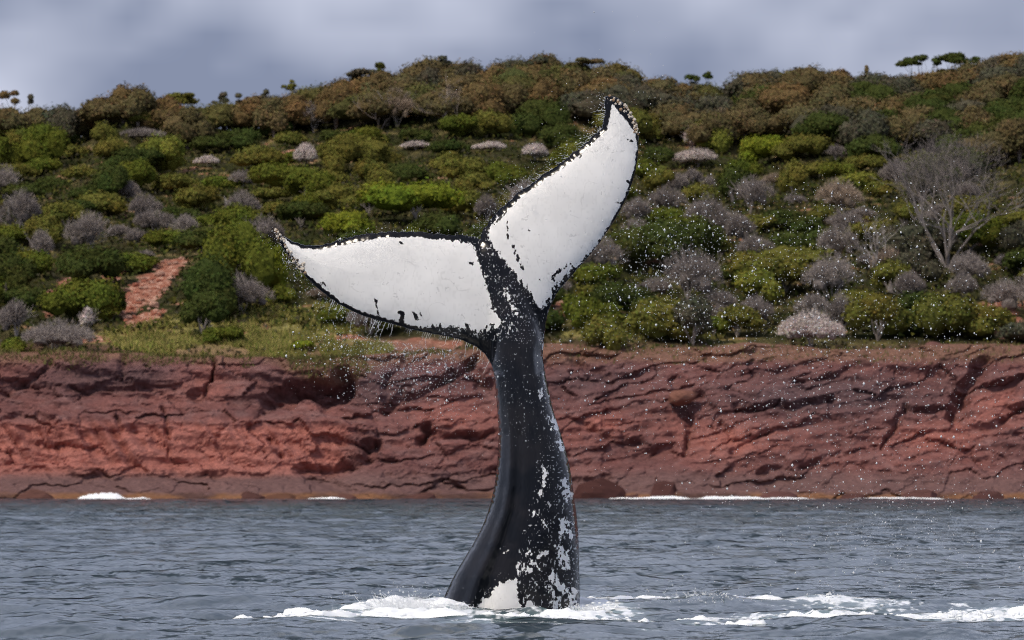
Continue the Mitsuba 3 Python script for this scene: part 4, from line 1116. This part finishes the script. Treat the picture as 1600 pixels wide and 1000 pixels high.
for px, py in spots:
    p = skin_point(px, py)
    s = rb.uniform(1.1, 3.0) * MW
    t_ = T().translate([float(p[0]), float(p[1]) - 0.2 * s, float(p[2])]).rotate([0, 0, 1], float(rb.uniform(-50, 50))).rotate([1, 0, 0], float(90 + rb.uniform(-40, 40))).scale([s, s, s])
    k = fresh('humpback_whale__barnacle')
    m_ = rb.choice(['barnacle_pale', 'barnacle_pale', 'barnacle_pale', 'barnacle_brown', 'barnacle_dark'])
    scene[k] = {**barn, 'to_world': t_, 'bsdf': {'type': 'ref', 'id': m_}}

# ------------------------------------------------------------------ foam, splash, spray, surf
rf = np.random.default_rng(44)


def foam_sheet(x0, x1, y0, y1, step, mask, rough=1.0):
    """Foam lying on the moving sea: a lumpy sheet that shows where it stands above the water."""
    xs, ys = np.arange(x0, x1, step), np.arange(y0, y1, step * 1.6)
    X, Y = np.meshgrid(xs, ys)
    m = mask(X, Y)
    lace = nfbm(X * 2.2, Y * 1.5, 0, 4, 71)
    cells, e, _ = worley(X + 0.25 * nfbm(X * 3, Y * 3, 0, 2, 72), Y * 0.6 + 0.2 * nfbm(X * 3, Y * 3, 4, 2, 73), 0.30, 74)
    strands = 1 - np.abs(nfbm(X * 2.6 + 1.5 * nfbm(X, Y, 0, 2, 80), Y * 1.3, 3, 4, 79) - 0.5) * 6
    h = (m - 0.77) * 0.30 + (lace - 0.5) * 0.55 + 0.07 * (strands - 0.35) + 0.10 * (0.13 - e) * rough
    h = np.where(m > 0.01, h, -0.3)
    lump = 0.06 * (nfbm(X * 6, Y * 5, 0, 3, 75) - 0.35) * np.clip(h * 12, 0, 1)
    h2 = np.where(h > 0, np.where(X < 0.6, 0.055, 0.032) * np.tanh(h / 0.05), h) + lump * 0.6 + 0.045 * (nfbm(X * 14, Y * 9, 0, 2, 78) - 0.45) * (h > 0)
    Z = sea_z(X, Y) + churn_z(X, Y) + h2
    f = grid_faces(*X.shape)
    good = h2.ravel() > -0.03
    f = f[good[f].any(1)]
    v = np.stack([X, Y, Z], -1).reshape(-1, 3)
    used = np.unique(f)
    re = np.full(len(v), -1); re[used] = np.arange(len(used))
    return v[used], re[f]


v, f = foam_sheet(-6.5, 7.0, 50.0, 66.0, 0.036, foam_mask)
nb = 60000                                            # froth: single bubbles and clots
bx, by = rf.uniform(-6.4, 6.9, nb), rf.uniform(50.2, 65.5, nb)
bm = foam_mask(bx, by)
kb = rf.random(nb) < bm ** 3 * 0.30 * np.clip((nfbm(bx * 1.8, by * 1.2, 0, 3, 71) - 0.36) * 6, 0, 1)
bx, by = bx[kb], by[kb]
bs = np.clip(rf.exponential(0.008, len(bx)) + 0.006, 0, 0.028)
bz = sea_z(bx, by) + churn_z(bx, by) + bs * 0.4 + rf.exponential(0.018, len(bx)) * (bm[kb] > 0.75)
bvv = (np.stack([bx, by, bz], 1)[:, None, :] + ICO0[0][None] * (bs[:, None] * np.array([1.5, 1.5, 0.8]))[:, None, :]).reshape(-1, 3)
bff = (ICO0[1][None] + (np.arange(len(bx)) * len(ICO0[0]))[:, None, None]).reshape(-1, 3)
v, f, _ = join([(v, f), (bvv, bff)])
print('froth', len(bx), len(f))
scene['foam'] = mikit.ply((v, f), 'foam_bsdf', smooth=True)
tag('foam', 'white foam churned round the whale and trailing away to the right', 'foam', kind='stuff')


def surf_sheet():
    parts = []
    for a, b, y, hh, dens in ((122, 262, 447.6, 0.75, 1.0), (262, 372, 447.8, 0.35, 0.5), (478, 545, 447.6, 0.30, 0.7), (940, 1310, 447.2, 0.34, 1.15), (1305, 1520, 447.2, 0.24, 0.95), (560, 640, 447.6, 0.12, 0.4)):
        x = np.arange(float(sea_x(a, y)), float(sea_x(b, y)), 0.09)
        s = np.linspace(0, 1, len(x))
        prof = np.sin(np.pi * s) ** 0.4 * np.clip((nfbm(x * 0.45, y, 0, 4, int(a)) - (0.56 - 0.42 * dens)) * 2.4, 0, 1.0) * hh * 0.95 * (1.15 - 0.45 * s)
        prof = prof * (0.75 + 0.5 * nfbm(x * 2.2, y, 0, 3, 9))
        t = np.linspace(0, 1, 12)[:, None]
        X = x[None, :] + 0 * t
        Yy = y - 1.5 + 2.6 * t + 0.5 * (nfbm(x * 0.3, 4, 0, 2, 3) - 0.5)[None, :]
        Z = -0.06 + (prof[None, :] + 0.0) * np.sin(np.pi * np.clip(t, 0, 1)) ** 0.7 + 0.10 * (nfbm(X * 3, Yy * 3, 0, 3, 8) - 0.5) * (prof > 0.02)[None, :]
        parts.append((np.stack([X, Yy, Z], -1).reshape(-1, 3), grid_faces(*X.shape)))
    return join(parts)[:2]


scene['surf'] = mikit.ply(surf_sheet(), 'foam_bsdf', smooth=True)
tag('surf', 'thin white line of surf breaking along the foot of the cliff', 'surf', kind='stuff')

# drops in the air
OCTA = (np.array([(1, 0, 0), (0, 1, 0), (-1, 0, 0), (0, -1, 0), (0, 0, 1), (0, 0, -1)], float) * 1.12, np.array([(0, 1, 4), (1, 2, 4), (2, 3, 4), (3, 0, 4), (1, 0, 5), (2, 1, 5), (3, 2, 5), (0, 3, 5)]))
dp, ds = [], []


def drops(px, py, sz, depth=1.6):
    n_ = len(px)
    dp.append(at(px, py, WHALE_Y + rf.normal(size=n_) * depth)); ds.append(sz)


def sizes(n_, lo=0.55, k=0.55, hi=2.6):
    lo, k, hi = lo * 0.40, k * 0.56, hi * 0.72
    return np.clip(lo + rf.exponential(k, n_), lo, hi)


n = 3910
drops(rf.normal(1240, 190, n), rf.normal(400, 150, n), sizes(n))
n = 2550
drops(rf.normal(1380, 160, n), rf.normal(640, 120, n), sizes(n, 0.5, 0.5))
n = 1275
drops(rf.normal(1030, 70, n), rf.normal(400, 80, n), sizes(n))
n = 1020
drops(rf.uniform(860, 1300, n), rf.normal(590, 90, n), sizes(n, 0.5, 0.45))
n = 714
drops(rf.normal(1390, 110, n), rf.normal(850, 50, n), sizes(n, 0.5, 0.45))
n = 2550                                              # under the left fluke
a = rf.normal(640, 75, n); drops(a, 518 + (a - 560) * 0.16 + np.abs(rf.normal(0, 52, n)) + 6, sizes(n, 0.5, 0.45), 0.5)
n = 646
a = rf.uniform(440, 600, n); drops(a, np.interp(a, ll[::-1, 0], ll[::-1, 1]) + rf.exponential(26, n) + 2, sizes(n, 0.5, 0.35), 0.4)
n = 714                                               # along the trailing edge of the right fluke
a = trr[rf.integers(0, len(trr), n)]
drops(a[:, 0] - rf.exponential(12, n) - 1, a[:, 1] - rf.exponential(7, n) + 3, sizes(n, 0.45, 0.35), 0.25)
n = 160
a = tl[rf.integers(30, len(tl), n)]
drops(a[:, 0], a[:, 1] - rf.exponential(5, n), sizes(n, 0.45, 0.3), 0.2)
n = 130
a = lt[rf.integers(0, len(lt), n)]
drops(a[:, 0] - rf.exponential(8, n), a[:, 1] + rf.normal(0, 9, n), sizes(n, 0.45, 0.35), 0.2)
n = 620                                               # in front of the tail stock
a = rf.normal(815, 34, n); b = rf.uniform(430, 700, n)
keep = shapely.contains_xy(POLY, a, b)
dp.append(at(a[keep], b[keep], WHALE_Y - 0.75 + rf.uniform(-.5, 0.1, keep.sum()))); ds.append(sizes(int(keep.sum()), 0.4, 0.35, 1.8))
n = 900                                               # thrown up at the waterline
a = np.concatenate([rf.normal(640, 45, 620), rf.normal(1095, 50, 200), rf.normal(1300, 10, 80)]); drops(a, np.where(a < 900, 956, 942) - np.abs(rf.normal(0, 16, n)), sizes(n, 0.6, 0.6), 0.6)
P_, S_ = np.vstack(dp), np.concatenate(ds)
ok = (P_[:, 2] > 0.05) & ((P_[:, 2] < 4.9 - 0.5 * rf.random(len(P_))) | (P_[:, 0] < 1.7))
P_, S_ = P_[ok], S_[ok] * MW
st = np.stack([np.ones(len(S_)), np.ones(len(S_)), rf.uniform(0.8, 1.5, len(S_))], 1)
V_ = (P_[:, None, :] + OCTA[0][None] * (S_[:, None] * st)[:, None, :]).reshape(-1, 3)
F_ = (OCTA[1][None] + (np.arange(len(P_)) * 6)[:, None, None]).reshape(-1, 3)
scene['spray'] = mikit.ply((V_, F_), 'drop_bsdf', smooth=True)
tag('spray', 'fine white water drops flying off the flukes and across the right side', 'spray', kind='stuff')

# strings of water running off the edges and thrown up at the waterline
st_ = []


def string(p0, d, L, r, sag=0.0):
    t = np.linspace(0, 1, 5)[:, None]
    pts = p0 + d * L * t + np.array([0, 0, -sag]) * t * t * L + rf.normal(size=(5, 3)) * 0.09 * L * t
    v, f = tube(pts, r * np.array([1.0, 0.9, 0.7, 0.5, 0.25]), 3)
    st_.append((v, f))


for _ in range(100):                                  # off the leading edge of the left fluke
    q_ = ll[rf.integers(4, 95)] if len(ll) > 100 else ll[rf.integers(4, len(ll) - 30)]
    p = skin_point(*q_)
    string(p, np.array([-0.35 + 0.1 * rf.normal(), -0.05, -1.0]), np.clip(rf.exponential(8) + 2, 2, 26) * MW, rf.uniform(0.15, 0.45) * MW)
for _ in range(80):                                  # off the trailing edge of the right fluke
    q_ = trr[rf.integers(25, len(trr))]
    p = skin_point(*q_)
    string(p, np.array([-0.8 + 0.3 * rf.normal(), -0.1 * rf.random(), 0.35 + 0.3 * rf.normal()]), np.clip(rf.exponential(6) + 2, 2, 22) * MW * np.interp(q_[1], [148, 320], [1.2, 0.6]), rf.uniform(0.15, 0.42) * MW, 0.5)
for _ in range(8):
    q_ = tl[rf.integers(40, len(tl))]
    p = skin_point(*q_)
    string(p, np.array([0.3 * rf.normal(), -0.1, 1.0]), rf.uniform(2, 7) * MW, rf.uniform(0.25, 0.5) * MW, 0.6)
for cx0, cy0, wd, n_, hh in ((622, 954, 40, 170, 34), (660, 956, 40, 120, 26), (705, 958, 30, 90, 24), (755, 962, 30, 50, 12), (915, 952, 24, 60, 16), (1095, 936, 30, 80, 20), (1300, 948, 8, 30, 24), (1050, 942, 40, 30, 10), (1540, 960, 50, 40, 9), (560, 964, 50, 40, 10)):
    for _ in range(n_):
        a_ = cx0 + rf.normal() * wd * 0.6
        p = at(a_, cy0 + 3, WHALE_Y - 1.3 - rf.random() * 0.8 if cx0 < 950 else float(sea_y(cy0)) - 0.3)
        string(p, np.array([0.45 * rf.normal() - 0.1, 0.2 * rf.normal(), 1.0]), hh * rf.uniform(0.3, 1.15) * MW, rf.uniform(0.35, 1.1) * MW, 0.3)
v, f, _ = join(st_)
scene['water_strings'] = mikit.ply((v, f), 'drop_bsdf', smooth=True)
tag('water_strings', 'thin strings of water streaming off the fluke edges and splashing at the waterline', 'splash', kind='stuff')
